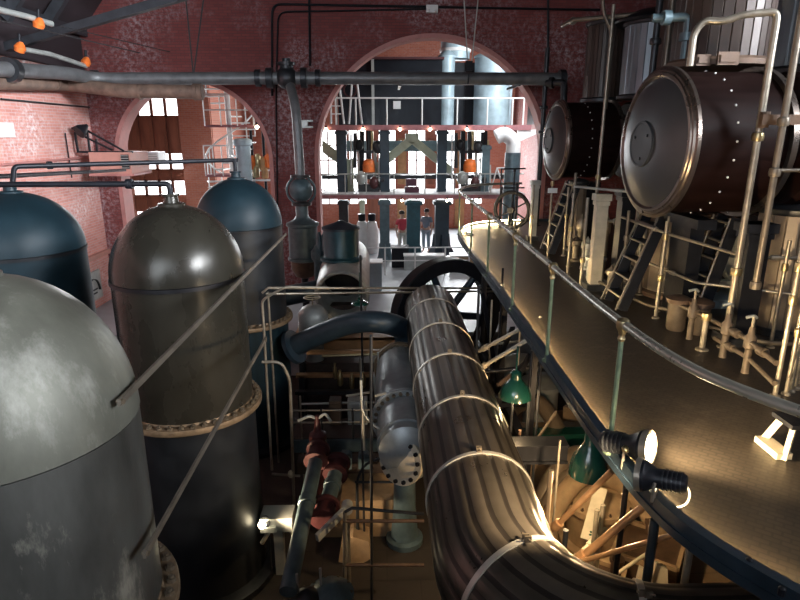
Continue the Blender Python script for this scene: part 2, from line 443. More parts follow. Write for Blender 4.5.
eb = ribbon(ed3[6:-7], .05, .06, -.075); eb2 = ribbon(ed3[6:-7], .03, .088, -.015); eb3 = ribbon(offs(ed3[6:-7], .02), .075, .006, .070); eb2.add(eb3.v, eb3.f)  # eb3 is a lip added over the strip lamp to hold its light low
eb.add(eb2.v, eb2.f); struct('trim_4', eb, 'navy')
# strip lamp just inside the kerb
se = offs(ed3[14:-8], .055)
sl = thing('strip_lamp', 'long warm glowing strip lamp along the inner side of the gallery kerb', 'lamp', (1.8, 8, 0))
ribbon(offs(ed3[8:-8], .0205), .010, .026, .044).build('channel', 'steel_dark', sl, False)
ribbon(offs(ed3[8:-8], .0290), .006, .018, .050).build('diffuser', 'strip', sl, False)

# handrail and stanchions
RZ = 1.05
rp = [V((x, y, RZ)) for x, y in edge[1:]]; rail_pts = fil(rp, .35)[:-8]
rl = thing('handrail', 'polished steel handrail curving along the open edge of the gallery', 'handrail', (1.75, 8, 0))
MB().tube(rail_pts, .032, 14).build('rail', 'rail', rl)
def stanchion(p, top=RZ, ball=True, m='stanchion'):
    s = thing('stanchion', '', 'post', (p[0], p[1], 0), 'green stanchions carrying the gallery handrail')
    MB().lathe([(.05, .0), (.05, .02), (.026, .035), (.019, .08), (.019, top-.07)], (p[0], p[1], 0), (0, 0, 1), 12).build('post', m, s)
    MB().lathe([(.022, top-.13), (.03, top-.11), (.022, top-.09), (.028, top-.06), (.046, top-.03), (.05, top), (.046, top+.03), (.03, top+.045), (0, top+.05)], (p[0], p[1], 0), (0, 0, 1), 14).build('ball_fitting', 'brass', s)
    return s
s0 = None
sl_lab = ['green stanchion with brass ball nearest the viewer, beside the lit floodlight', 'second green stanchion along the gallery edge from the lit floodlight',
          'third green stanchion along the gallery edge from the lit floodlight', 'fourth green stanchion along the gallery edge from the lit floodlight',
          'fifth green stanchion along the gallery edge from the lit floodlight', 'green stanchion at the far rounded corner of the gallery edge']
for (x, y), lb in zip([(1.735, 4.05), (1.75, 5.95), (1.77, 7.85), (1.77, 9.9), (1.765, 11.9), (1.80, 14.2)], sl_lab):
    if s0 is None: s0 = stanchion((x, y)); s0['label'] = lb
    else: dup(s0, (x, y, 0), None, lb)

# ================================================================== AIR CHAMBER TANKS (left)
def ell(R, h, z, n=14): return [(R*cos(pi/2*k/n) if k < n else 0.0, z + h*sin(pi/2*k/n)) for k in range(n+1)]
def tank(x, y, label, R, seam, top, fl, m_dome, m_up, m_low, boltn=40, ellp=1.0):
    t = thing('air_chamber', label, 'tank', (x, y, PIT))
    def L(name, prof, m, seg=64): return MB().lathe(prof, (x, y, 0), (0, 0, 1), seg).build(name, m, t)
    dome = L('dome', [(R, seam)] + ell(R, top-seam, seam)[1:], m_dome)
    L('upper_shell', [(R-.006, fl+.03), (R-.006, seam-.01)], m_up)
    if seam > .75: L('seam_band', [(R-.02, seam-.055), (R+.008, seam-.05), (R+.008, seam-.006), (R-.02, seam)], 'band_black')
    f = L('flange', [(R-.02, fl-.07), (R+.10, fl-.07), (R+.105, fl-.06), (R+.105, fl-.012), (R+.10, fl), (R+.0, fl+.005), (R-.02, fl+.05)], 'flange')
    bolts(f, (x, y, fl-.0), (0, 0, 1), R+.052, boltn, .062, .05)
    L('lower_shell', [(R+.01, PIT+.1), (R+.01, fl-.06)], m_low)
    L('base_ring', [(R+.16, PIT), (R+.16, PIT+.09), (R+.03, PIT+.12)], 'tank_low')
    L('neck', [(.15, top-.03), (.15, top+.01), (.085, top+.02), (.075, top+.09), (.10, top+.095), (.10, top+.12), (.05, top+.12), (0, top+.12)], m_dome, 24)
    return t
tk0 = (-2.28, 3.22); tk2 = (-2.45, 6.9); tk3 = (-2.6, 10.6); tk1 = (-5.05, 8.2)
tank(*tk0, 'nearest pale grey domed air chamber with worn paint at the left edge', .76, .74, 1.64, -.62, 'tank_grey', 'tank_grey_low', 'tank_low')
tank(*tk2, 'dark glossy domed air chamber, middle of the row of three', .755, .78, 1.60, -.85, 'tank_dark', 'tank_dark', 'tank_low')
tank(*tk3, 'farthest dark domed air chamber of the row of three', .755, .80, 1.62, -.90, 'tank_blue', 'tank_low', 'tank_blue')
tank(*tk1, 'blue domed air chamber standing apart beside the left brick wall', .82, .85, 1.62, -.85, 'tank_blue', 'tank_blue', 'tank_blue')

def pipe(name, label, cat, pts, r, m, fillet=.12, seg=12, flanges=(), group=None, parts=None):
    """a pipe run; flanges = list of (point, axis, radius, length) as parts"""
    if not flanges: return one(name, MB().tube(pts, r, seg, fillet), m, label, cat, group)
    t = thing(name, label, cat, V(pts[0]), group)
    MB().tube(pts, r, seg, fillet).build('tube', m, t)
    for p, a, R, Ln in flanges:
        a = V(a).normalized()
        MB().lathe([(r*.9, -Ln/2), (R, -Ln/2), (R, -.004), (R*.93, 0), (R, .004), (R, Ln/2), (r*.9, Ln/2)], p, a, 20).build('flange', m, t)
    return t
zt = 1.72
pA = at(170, 181, 6.9)
pipe('air_pipe', 'black air pipe from the middle tank top running off to the left', 'pipe',
     [(tk2[0], tk2[1], zt), (tk2[0], tk2[1], 1.83), (-3.0, 6.9, 1.83), (-7.9, 6.75, 1.83)], .032, 'black', .06,
     flanges=[((-2.9, 6.9, 1.83), (1, 0, 0), .055, .07), ((-4.6, 6.85, 1.83), (1, 0, 0), .05, .06)])
pipe('air_pipe', 'black air pipe bridging the farthest row tank and the blue tank', 'pipe',
     [(tk3[0], tk3[1], zt), (tk3[0], tk3[1], 1.93), (tk1[0]+.05, tk1[1]+.1, 1.95), (tk1[0]+.05, tk1[1], 1.74)], .035, 'black', .06,
     flanges=[((tk3[0], tk3[1], 1.93), (0, 0, 1), .065, .06), ((tk1[0]+.35, tk1[1]+.42, 1.95), (1, 1, 0), .055, .06)])
pipe('air_pipe', 'thin black pipe running from the blue tank back towards the pink box', 'pipe',
     [(-7.9, 7.4, 1.70), (tk1[0]-.4, tk1[1]+.3, 1.80), at(125, 170, 15.2)], .035, 'black', .05)

# brace bars between tanks
def brace(a, b, label):
    t = thing('brace_bar', label, 'brace', V(a))
    MB().bar(a, b, .018, .042).build('bar', 'bar', t, False)
    d = (V(b) - V(a)).normalized()
    for p in (V(a) + d*.05, V(b) - d*.05): MB().cyl(p - V((.02, .02, 0)), p + V((.02, -.03, 0)), .016).build('bolt', 'bolt', t)
brace(at(119, 403, 3.05), at(286, 234, 10.0), 'upper flat brace bar slanting from the nearest tank to the farthest')
brace(at(144, 556, 2.98), at(266, 338, 6.45), 'lower flat brace bar slanting up from the nearest tank flange')

# ================================================================== HIGH PIPES ON THE BACK WALL
PY_ = 15.5
p1 = ax(-60, 66, -7.55); tee = at(287, 78, PY_); pe = at(566, 79, PY_)
hp = thing('steam_main', 'long grey horizontal steam main crossing high in front of both arches', 'pipe', tee)
MB().tube([p1, ax(30, 71, -7.5), at(66, 73, 14.7), at(95, 79, PY_), tee, pe], .15, 18, .5).build('tube', 'grey_pipe', hp)
for px, R, Ln in ((258, .2, .12), (270, .24, .16), (304, .24, .14), (318, .2, .12), (562, .2, .14), (10, .24, .2), (95, .18, .15)):
    p = at(px, 78, PY_) if px > 90 else ax(px, 70, -7.52)
    MB().lathe([(.14, -Ln/2), (R, -Ln/2), (R, Ln/2), (.14, Ln/2)], p, (1, .0, 0) if px > 90 else (0, 1, 0), 20).build('flange', 'steel_dark', hp)
MB().sphere(tee, .27, 20).build('tee_body', 'steel_dark', hp)
MB().lathe([(.17, 0), (.17, .2), (.22, .2), (.22, .26), (.1, .27), (.1, .35)], tee + V((0, 0, .1)), (0, 0, 1), 18).build('bonnet', 'steel_dark', hp)
lp = [ax(-50, 80, -7.72), ax(66, 84, -7.72), at(122, 91, 15.0), at(203, 92, 15.0)]
pipe('exhaust_pipe', 'brown horizontal pipe below the steam main ending over the left arch', 'pipe', lp, .16, 'brown_pipe', .3, 16,
     flanges=[(lp[1] + V((.0, -.6, 0)), (0, 1, 0), .2, .1), (lp[3] - V((.12, 0, 0)), (1, 0, 0), .19, .2), (at(140, 92, 15), (1, 0, 0), .18, .05)])
for px in (150, 400, 520): p = at(px, 78, PY_); MB().bar(p + V((0, 0, -.16)), (p.x, 16.97, p.z-.16), .06, .05).build('wall_bracket', 'steel_dark', hp, False)
# drop pipe with ball valve and separator
dx = at(301, 190, 14.6)
dp = thing('separator', 'grey steam separator hanging under a ball valve on the drop pipe between the arches', 'valve', (dx.x, dx.y, REAR))
MB().tube([tee + V((.06, -.05, -.12)), at(296, 108, 14.8), dx + V((0, 0, .3))], .115, 14, .35).build('drop_pipe', 'grey_pipe', dp)
MB().sphere(dx, .29, 20).build('valve_ball', 'teal_grey', dp)
for s in (-1, 1): MB().tube([dx + V((s*.17, 0, .3)), dx + V((s*.34, 0, .12)), dx + V((s*.34, 0, -.14)), dx + V((s*.17, 0, -.32))], .03, 8, .15).build('yoke', 'teal_grey', dp)
z = dx.z
MB().lathe([(.24, .36), (.24, .30), (.12, .29), (.12, -.28), (.24, -.30), (.24, -.37), (.12, -.37)][::-1], (dx.x, dx.y, z), (0, 0, 1), 20).build('valve_flange', 'steel_dark', dp)
MB().lathe([(.15, z-.36), (.15, z-.62), (.2, z-.7), (.34, z-.78), (.40, z-.80), (.40, z-.86), (.36, z-.90), (.36, z-1.65), (.4, z-1.66), (.4, z-1.72), (.33, z-1.75)][::-1], (dx.x, dx.y, 0), (0, 0, 1), 28).build('body', 'teal_grey', dp)
MB().lathe([(.33, z-1.75), (.33, z-1.95), (.22, z-2.15), (.1, z-2.2)][::-1], (dx.x, dx.y, 0), (0, 0, 1), 24).build('bottom_bowl', 'rust', dp)
MB().lathe([(.09, REAR), (.09, z-2.18)], (dx.x, dx.y, 0), (0, 0, 1), 14).build('drain_leg', 'steel_dark', dp)

# ================================================================== CENTRE: LAGGED MAIN
LX, LZ, LR, LB, LYE = .87, -.90, .50, 1.05, 2.92
def lag_path():
    pts = [V((LX, y, LZ)) for y in (10.9, 9.5, 8, 7, 6, 5.2)]
    c = V((LX + LB, LYE + LB, LZ))
    for k in range(0, 15): t = pi + (pi/2) * k/14; pts.append(c + V((cos(t), sin(t), 0)) * LB)
    pts += [V((LX + LB + d, LYE, LZ)) for d in (.7, 1.5, 3.0)]
    return pts
def lag_sweep(pts, R, npl=22):
    mb = MB(); fr = frames(pts); prof = []
    rnd = random.Random(3); mats = []
    for k in range(npl):
        a0 = 2*pi*k/npl; a1 = 2*pi*(k+1)/npl; g = .042
        prof += [(a0 + g*.25, R - .008), (a0 + g, R - .001), ((a0+a1)/2, R + .001), (a1 - g, R - .001)]
        mats.append(rnd.choice([0, 0, 1, 1, 0]))
    n = len(prof)
    for p, (x, y) in zip(pts, fr): mb.v += [tuple(p + (x*cos(a) + y*sin(a))*r) for a, r in prof]
    for i in range(len(pts)-1):
        for k in range(n):
            l = (k+1) % n; mb.f.append((i*n+k, i*n+l, (i+1)*n+l, (i+1)*n+k)); mb.m.append(mats[k//4] if k % 4 in (1, 2) else 2)
    mb.f.append(tuple(reversed(range(n)))); mb.m.append(2); mb.f.append(tuple((len(pts)-1)*n + k for k in range(n))); mb.m.append(2)
    return mb
lpth = lag_path()
lm = thing('lagged_main', 'big plank-lagged steam main with pale straps running beside the gallery and bending right', 'pipe', (LX, 7, LZ - LR))
lag_sweep(lpth, LR).build('lagging', ['lag_a', 'lag_b', 'lag_c'], lm)
MB().lathe([(.0, .09), (.30, .085), (.46, .04), (.50, 0), (.50, -.02)][::-1], (LX, 10.9, LZ), (0, 1, 0), 40).build('end_cap', 'lag_c', lm)
def strap(c, d):
    c = V(c); d = V(d).normalized()
    s = MB().tubeshell([(LR-.004, -.022), (LR+.010, -.022), (LR+.010, .022), (LR-.004, .022)], c, d, 56).build('strap', 'strap', lm)
    side = d.cross(V((0, 0, 1)))
    u = (V((0, 0, 1)) + side * -.05).normalized()
    b = MB(); b.box(c + u*(LR+.03), (.05, .014, .05)); b.box(c + u*(LR+.03) + d*.03, (.05, .014, .05)); b.cyl(c + u*(LR+.035) - d*.04, c + u*(LR+.035) + d*.07, .008, seg=8)
    b.build('clamp_lug', 'bolt', s, False)
for y in (9.9, 8.55, 7.25, 5.95, 4.75): strap((LX, y, LZ), (0, 1, 0))
cB = V((LX + LB, LYE + LB, LZ))
for tt in (.42, 1.25): a = pi + tt; strap(cB + V((cos(a), sin(a), 0))*LB, (-sin(a), cos(a), 0))
pst = MB()
for y in (10.2, 5.4): pst.box((LX+.12, y, (PIT + LZ - LR)/2), (.18, .18, LZ - LR - PIT)); pst.box((LX+.05, y, LZ-LR-.02), (.5, .2, .06))
pst.build('support', 'girder', lm, False)

# cast water main with bolted flanges, on its left
CX, CZ, CR = .26, -1.62, .385
cm = thing('cast_main', 'grey cast iron main with bolted flange rings left of the lagged main', 'pipe', (CX, 7.3, PIT))
MB().lathe([(CR, 0), (CR, .9), (CR+.03, 1.2), (CR+.05, 2.0), (CR+.03, 2.7), (CR, 2.9)], (CX, 7.05, CZ), (0, 1, 0), 48).build('barrel', 'cast', cm)
MB().lathe([(0, -.30), (.2, -.28), (.36, -.18), (CR-.03, 0)], (CX, 7.05, CZ), (0, 1, 0), 40).build('end_dome', 'cast', cm)
for y, R in ((9.75, CR+.085), (7.8, CR+.085)):
    f = MB().lathe([(CR-.05, -.05), (R, -.05), (R+.005, -.005), (R-.01, 0), (R+.005, .005), (R, .05), (CR-.05, .05)], (CX, y, CZ), (0, 1, 0), 48).build('flange', 'cast' if y < 9 else 'flange', cm)
    bolts(f, (CX, y-.05, CZ), (0, -1, 0), R-.055, 26, .055, .04)
br_o = V((CX+.06, 7.02, CZ-.16)); bd = V((-.55, -.80, .22)).normalized()
MB().lathe([(.31, 0), (.26, .14), (.24, .22)], br_o, bd, 36).build('branch', 'cast', cm)
bf = MB().lathe([(.24, .20), (.325, .20), (.325, .255), (.317, .262), (.23, .262), (.215, .275), (0, .30)], br_o, bd, 40).build('blind_flange', 'cream', cm)
bolts(bf, br_o + bd*.262, bd, .275, 14, .055, .045, m='black')
MB().lathe([(.27, PIT), (.27, PIT+.08), (.2, PIT+.1), (.16, PIT+.6), (.15, CZ-.35)], (CX+.0, 7.4, 0), (0, 0, 1), 20).build('pedestal', 'teal_grey', cm)
MB().lathe([(.27, PIT), (.27, PIT+.08), (.2, PIT+.1), (.16, PIT+.6), (.15, CZ-.35)], (CX+.0, 9.2, 0), (0, 0, 1), 20).build('pedestal', 'teal_grey', cm)

# blue swan-neck pipe from the farthest tank
q = [at(292, 347, 10.15), at(322, 333, 10.0), at(352, 322, 9.8), at(382, 321, 9.5), at(408, 330, 10.0), V((.26, 9.86, -1.62))]
bp = thing('swan_neck_pipe', 'dark blue arched pipe from the farthest row tank to the cast main', 'pipe', q[0])
MB().tube(q, .19, 22, .5).build('tube', 'navy', bp)
MB().lathe([(.2, -.05), (.32, -.05), (.32, .03), (.2, .05)], q[0] + V((.05, -.02, .01)), q[1]-q[0], 26).build('flange', 'navy', bp)

# flywheel
fwc = V((1.28, 11.75, -1.27)); fa = V((.34, -.94, 0)).normalized()
fwo = thing('flywheel', 'black spoked flywheel behind the far end of the lagged main', 'wheel', (fwc.x, fwc.y, PIT))
MB().tubeshell([(.93, -.16), (1.18, -.18), (1.20, -.16), (1.20, .16), (1.18, .18), (.93, .16)], fwc, fa, 64).build('rim', 'black', fwo)
hb = MB().cyl(fwc - fa*.22, fwc + fa*.22, .2, seg=24).build('hub', 'steel_dark', fwo)
fu = V((0, 0, 1)); fs = fa.cross(fu)
for k in range(6):
    a = 2*pi*k/6 + .35; d = fu*cos(a) + fs*sin(a)
    MB().cyl(fwc + d*.15, fwc + d*.95, .085, .07, 12).build('spoke', 'navy', fwo)
MB().cyl(fwc - fa*.9, fwc + fa*.55, .08).build('shaft', 'steel_dark', fwo)
pb = MB(); e = fwc - fa*.8; pb.box((e.x, e.y, (PIT+fwc.z)/2), (.35, .35, fwc.z-PIT+.16)); pb.build('pedestal', 'girder', fwo, False)

# open-ended horizontal condenser cylinder with teal air vessel
oc = at(342, 296, 12.4)
co = thing('condenser', 'grey horizontal cylinder with open dark mouth below the back arch pier', 'cylinder', (oc.x, oc.y, PIT))
MB().tubeshell([(.60, 0), (.60, 2.6), (.50, 2.6), (.50, .0), (.53, -.04), (.58, -.04)], oc, (-.02, 1, .10), 48).build('barrel', 'pale', co)
MB().lathe([(0, 0), (.5, 0), (.5, .05), (0, .05)], oc + V((-.02, 1.3, .13)), (0, 1, .1), 32).build('dark_backing', 'black', co)  # black disc added so the bore looks dark inside
for y in (.6, 1.9):
    MB().box((oc.x, oc.y + y, (PIT + oc.z - .35)/2), (.9, .3, oc.z - .35 - PIT)).build('saddle', 'girder', co, False)
av = at(342, 272, 13.3)
tv = thing('air_vessel', 'teal cylindrical vessel with conical lid standing on the open-mouthed cylinder', 'tank', (av.x, av.y, oc.z + .6))
b0 = oc.z + .62
MB().lathe([(.48, b0), (.48, b0+.06), (.42, b0+.08), (.40, b0+.11), (.40, b0+.70)], (av.x, av.y, 0), (0, 0, 1), 36).build('shell', 'teal', tv)
MB().lathe([(.43, b0+.70), (.43, b0+.75), (.40, b0+.76), (.12, b0+.86), (.06, b0+.90), (0, b0+.90)], (av.x, av.y, 0), (0, 0, 1), 36).build('lid', 'navy', tv)
pipe('exhaust_elbow', 'dark blue horizontal pipe behind the farthest tank leading towards the open-mouthed cylinder', 'pipe', [at(270, 302, 12.6), at(285, 296, 12.6), at(318, 290, 12.7)], .22, 'navy', .2, 18)
sgl = thing('steam_gland', 'grey round valve casing on the floor in front of the open-mouthed cylinder', 'valve', (at(313, 320, 11.4).x, 11.4, PIT))
g = at(313, 318, 11.4)
MB().lathe([(.25, PIT), (.25, PIT+.1), (.18, PIT+.15), (.2, g.z-.5), (.30, g.z-.3), (.30, g.z+.1), (.22, g.z+.22), (.1, g.z+.28), (0, g.z+.28)], (g.x, g.y, 0), (0, 0, 1), 24).build('body', 'pale', sgl)
MB().tubeshell([(.16, 0), (.18, .012), (.16, .024), (.145, .012)], (g.x, g.y, g.z + .42), (0, 0, 1), 20).build('handwheel', 'cream', sgl)
MB().cyl((g.x, g.y, g.z+.27), (g.x, g.y, g.z+.43), .016).build('stem', 'rod', sgl)
MB().box((g.x, g.y, g.z + .43), (.3, .02, .02)).build('handwheel_spoke', 'cream', sgl, False)

# cabin lamp (green enamel shades hung below rails)
def shade(name, label, p, R, H, neck, m='green', drop=.6, light=0, tilt=(0, 0, 1), group=None):
    t = thing(name, label, 'lamp', p, group); p = V(p)
    MB().lathe([(R, 0), (R*.98, H*.2), (R*.82, H*.55), (R*.5, H*.86), (R*.34, H), (R*.34, H+neck*.8), (R*.26, H+neck), (.012, H+neck+.01), (.012, H+neck+drop), (0, H+neck+drop)], p, tilt, 28).build('shade', m, t)
    MB().sphere(p + V(tilt)*H*.25, R*.3, 12).build('bulb', 'bulb' if light else 'cream', t)
    if light: lamp(name + '_light', 'POINT', p - V((0, 0, .06)), light, (1, .66, .34), shadow_soft_size=.05)
    return t

# railing that crosses the pit in front of the condenser: two long pipe rails on uprights
ra = thing('pit_rail', 'double pipe railing crossing the pit from the farthest tank to the gallery', 'railing', (at(265, 400, 9.6).x, 9.6, PIT))
l0, l1 = at(262, 293, 9.6), at(505, 291, 12.0)
MB().tube([l0, at(268, 288, 9.6), l1 + V((0, 0, .06))], .022, 10).build('rail', 'rod', ra)
MB().tube([at(266, 294, 9.6), l1], .022, 10).build('rail', 'rod', ra)
for px, Y in ((268, 9.6), (361, 10.4)):
    p = at(px, 292, Y if px != 361 else 10.55)
    if px == 361: p.z = l0.z + (l1.z-l0.z)*.4
    MB().tube([(p.x, p.y, PIT), (p.x, p.y, p.z + (.7 if px == 361 else 0))], .020, 8).build('upright', 'steel_dark' if px == 361 else 'rod', ra)

# slim rod railing left of the pit, in front of the farthest tank
lr = thing('rod_railing', 'tall beige bent rod frame standing in front of the farthest tank', 'railing', (at(290, 510, 8.2).x, 8.2, PIT))
a = at(264, 297, 8.2); 
MB().tube([at(272, 470, 8.2), at(264, 330, 8.2), at(262, 300, 8.2), at(285, 287, 8.2), at(330, 288, 8.25)], .020, 8, .08).build('rod', 'rod', lr)
MB().tube([at(262, 362, 8.1), at(282, 362, 8.1), at(290, 380, 8.1), V((at(292, 470, 8.1).x, 8.1, PIT))], .024, 8, .12).build('rod', 'rod', lr)
MB().tube([at(272, 474, 8.15), at(300, 476, 8.1)], .02, 8).build('rod', 'rod', lr)
MB().sphere(at(291, 474, 8.1), .05, 10, 1.3).build('fitting', 'cream', lr)

# ---------------------------------------------------------------- left pit: platform, foundations and pipework
pf = thing('pit_platform', 'railed steel platform in the pit between the tanks and the cast main', 'platform', (-1.0, 9.2, PIT))
x0, x1 = at(292, 430, 9.0).x, at(384, 430, 9.0).x
MB().box(((x0+x1)/2, 9.25, -2.56), (x1-x0, .7, .06)).build('deck', 'girder', pf, False)
MB().box(((x0+x1)/2, 8.88, -2.66), (x1-x0, .06, .22)).build('fascia_beam', 'teal_grey', pf, False)
for zz in (-2.02, -2.24): MB().cyl((x0, 8.9, zz), (x1, 8.9, zz), .018).build('rail', 'rod', pf)
for xx in (x0, (x0*2+x1)/3, (x0+2*x1)/3, x1): MB().cyl((xx, 8.9, PIT if xx in (x0, x1) else -2.6), (xx, 8.9, -1.99), .02).build('post', 'steel_dark', pf)
for k, (px, wd) in enumerate(((358, .34), (336, .2))):
    p = at(px, 415, 9.5); one('grated_cabinet' , MB().box((p.x, 9.45, -2.30), (wd, .22, .45)).box((p.x, 9.33, -2.3), (wd*.8, .03, .36)), 'pale' if k == 0 else 'girder',
        ['pale slatted cabinet on the pit platform near the cast main', 'small dark cabinet on the pit platform left of the pale cabinet'][k], 'cabinet', None, False)
one('foundation', MB().plate([(0, 0), (1.35, 0), (1.35, .5), (1.1, .62), (.3, .62), (.05, .35)], (at(322, 520, 7.6).x, 7.5, PIT), (1, 0, 0), (0, 0, 1), -1.0), 'stone', 'tan stone engine foundation in the pit left of the cast main pedestals', 'foundation', None, False)
one('rubble_block', MB().plate([(0, .05), (.3, 0), (.46, .1), (.42, .34), (.2, .42), (.04, .3)], (at(338, 530, 7.0).x, 6.9, PIT), (1, 0, 0), (0, .15, 1), -.4), 'stone', 'rough yellow stone block at the foot of the shorter blue-grey pipe', 'stone', None, False)
one('tie_beam', MB().box((at(345, 480, 7.9).x, 8.2, -2.62), (1.5, .16, .2)).box((at(345, 480, 7.9).x, 8.2, -2.51), (1.5, .26, .03)), 'girder', 'dark beam spanning the pit above the tan foundation', 'beam', None, False)
for k, px in enumerate((346, 364)):
    p = at(px, 462, 7.95); one('ballast_block', MB().box((p.x, 8.0, -2.42), (.17, .18, .20)).box((p.x, 8.0, -2.3), (.13, .14, .05)), 'teal_grey', ['grey block on the dark pit beam, left of the two', 'grey block on the dark pit beam, right of the two'][k], 'block', None, False)
# two horizontal blue-grey pipes running towards the viewer
def run_pipe(label, a, b, r, red):
    t = thing('drain_pipe', label, 'pipe', b)
    a, b = V(a), V(b); d = (a-b).normalized()
    MB().tube([a, b], r, 16).build('tube', 'teal_grey', t)
    for p in ([a, b] if red == 2 else [a]):
        s = MB().lathe([(r, -.14), (r*1.7, -.14), (r*1.7, -.09), (r*1.25, -.08), (r*1.25, .08), (r*1.7, .09), (r*1.7, .14), (r, .14)], p, d, 20).build('red_coupling', 'iron_red', t); s['label'] = 'dark red bolted coupling'
    MB().lathe([(r, -.06), (r*1.15, -.05), (r*1.15, .05), (r, .06)], (a*.6+b*.4), d, 16).build('collar', 'teal_grey', t)
    return t
run_pipe('longer blue-grey pipe sloping down the pit towards the bottom edge', az(317, 455, -2.0), az(288, 592, -2.5), .10, 1)
run_pipe('shorter blue-grey pipe between dark red couplings in the pit', az(337, 468, -2.2), az(325, 512, -2.35), .105, 2)
vw = az(318, 440, -2.0)
vt = thing('pit_valve', 'dark red valve with pale lever handles at the top of the longer blue-grey pipe', 'valve', (vw.x, vw.y, PIT))
MB().lathe([(.14, PIT), (.14, PIT+.06), (.07, PIT+.1), (.07, -2.2), (.13, -2.15), (.13, -1.9), (.06, -1.85), (.03, -1.6), (0, -1.6)], (vw.x, vw.y, 0), (0, 0, 1), 18).build('body', 'iron_red', vt)
MB().tube([(vw.x-.28, vw.y, -1.68), (vw.x-.1, vw.y, -1.6), (vw.x, vw.y, -1.66), (vw.x+.12, vw.y, -1.56), (vw.x+.2, vw.y, -1.7)], .022, 8, .05).build('lever', 'pale', vt)
lw_ = az(330, 527, -2.3)
lv = thing('crank_lever', 'pale steel crank lever beside the lower coupling of the shorter pipe', 'lever', (lw_.x, lw_.y, PIT))
MB().bar(az(317, 538, -2.3), az(347, 508, -2.2), .05, .10).build('arm', 'pale', lv, False)
MB().cyl(az(347, 508, -2.2)+V((0, -.05, 0)), az(347, 508, -2.2) + V((0, .08, 0)), .075).build('boss', 'pale', lv)
p = az(347, 508, -2.2); MB().cyl((p.x, p.y, PIT), (p.x, p.y, p.z), .03).build('standard', 'rod', lv)
# open rail frame at the bottom, left of the lagged main
of = thing('guard_rail', 'brown pipe guard rail frame low in the pit left of the lagged main', 'railing', (-.2, 6.0, PIT))
yy = 6.1
def gp(px, py): return at(px, py, yy)
for py in (521, 565): MB().cyl(gp(343, py), gp(424, py), .022).build('rail', 'rust', of)
for px in (343,): MB().tube([gp(345, 512), (gp(343, 565).x, yy, PIT)], .024, 8).build('post', 'rod', of)
for px in (371,): MB().tube([gp(371, 335), (gp(371, 560).x, yy, PIT)], .017, 8).build('post', 'steel_dark', of)
MB().tube([gp(345, 512), gp(352, 508), gp(424, 514)], .02, 8).build('rail', 'steel_dark', of)
for py in (480, 480): pass
of2 = thing('guard_rail', 'thin grey rod railing with curved ends on the pit wall beside the blind flange', 'railing', (-.35, 7.3, PIT))
def gq(px, py): return at(px, py, 7.2)
MB().tube([gq(361, 380), gq(362, 410), gq(372, 424), gq(386, 433)], .018, 8, .1).build('rail', 'pale', of2)
MB().tube([gq(358, 600), gq(357, 480), gq(364, 465), gq(378, 458)], .02, 8, .1).build('rail', 'steel_dark', of2)
MB().tube([gq(363, 412), gq(364, 450)], .02, 8).build('post', 'cream', of2)
MB().tube([gq(355, 482), gq(395, 482)], .018, 8).build('rail', 'steel_dark', of2)
MB().tube([gq(375, 396), gq(386, 393)], .018, 8).build('rail', 'cream', of2)
p = gq(357, 482); MB().cyl((p.x, 7.2, PIT), (p.x, 7.2, p.z), .02).build('post', 'steel_dark', of2)
p = gq(361, 380); MB().cyl((gq(363, 470).x, 7.2, PIT), (p.x, 7.2, p.z+.3), .016).build('post', 'steel_dark', of2)
# dark machinery low down
for px, py, Y, s, lb in ((330, 590, 5.6, .22, 'dark pump valve chest at the bottom edge under the shorter pipe'), (307, 596, 5.5, .16, 'small dark valve cap at the bottom edge beside the longer pipe')):
    p = at(px, py, Y); t = thing('valve_chest', lb, 'valve', (p.x, p.y, PIT))
    MB().lathe([(s*1.1, PIT), (s*1.1, p.z-.12), (s*1.25, p.z-.1), (s*1.25, p.z-.04), (s*.9, p.z), (s*.4, p.z+.08), (0, p.z+.1)], (p.x, p.y, 0), (0, 0, 1), 20).build('casing', 'teal_grey' if s > .2 else 'steel_dark', t)
    bolts(t, (p.x, p.y, p.z-.04), (0, 0, 1), s*1.1, 10, .04, .03)
    MB().cyl((p.x-.1, p.y, p.z+.05), (p.x-.1, p.y, p.z+.3), .015).build('spindle', 'pale', t)
# spot lamp low by the middle tank (lit)
sp_ = at(262, 525, 6.6)
sf = thing('spot_lamp', 'small lit spot lamp glowing low in the dark beside the middle tank', 'lamp', (sp_.x, sp_.y, PIT))
MB().lathe([(0, -.16), (.05, -.15), (.07, -.05), (.08, 0)], sp_ + V((.02, .05, -.0)), (-.1, -1, .2), 16).build('housing', 'black', sf)
MB().sphere(sp_ + V((0, 0, .0)), .05, 12).build('bulb', 'flood', sf)
MB().cyl((sp_.x+.05, sp_.y+.12, PIT), (sp_.x+.05, sp_.y+.12, sp_.z), .018).build('stand', 'steel_dark', sf)
bx_ = at(278, 545, 6.7)
one('junction_box', MB().box((bx_.x, 6.8, -2.55), (.42, .3, .2)).box((bx_.x-.1, 6.64, -2.6), (.2, .04, .08)).box((bx_.x, 6.8, (PIT-2.65)/2), (.12, .12, 2.65+PIT if False else 0.75)), 'pale', 'pale box on a post just right of the glowing spot lamp', 'box', None, False)
one('cable_hook', MB().tube([at(262, 543, 6.7), at(276, 520, 6.7), at(286, 518, 6.7), at(293, 535, 6.7)], .03, 8, .1), 'cream', 'cream bent pipe arching over the pale box beside the spot lamp', 'pipe')

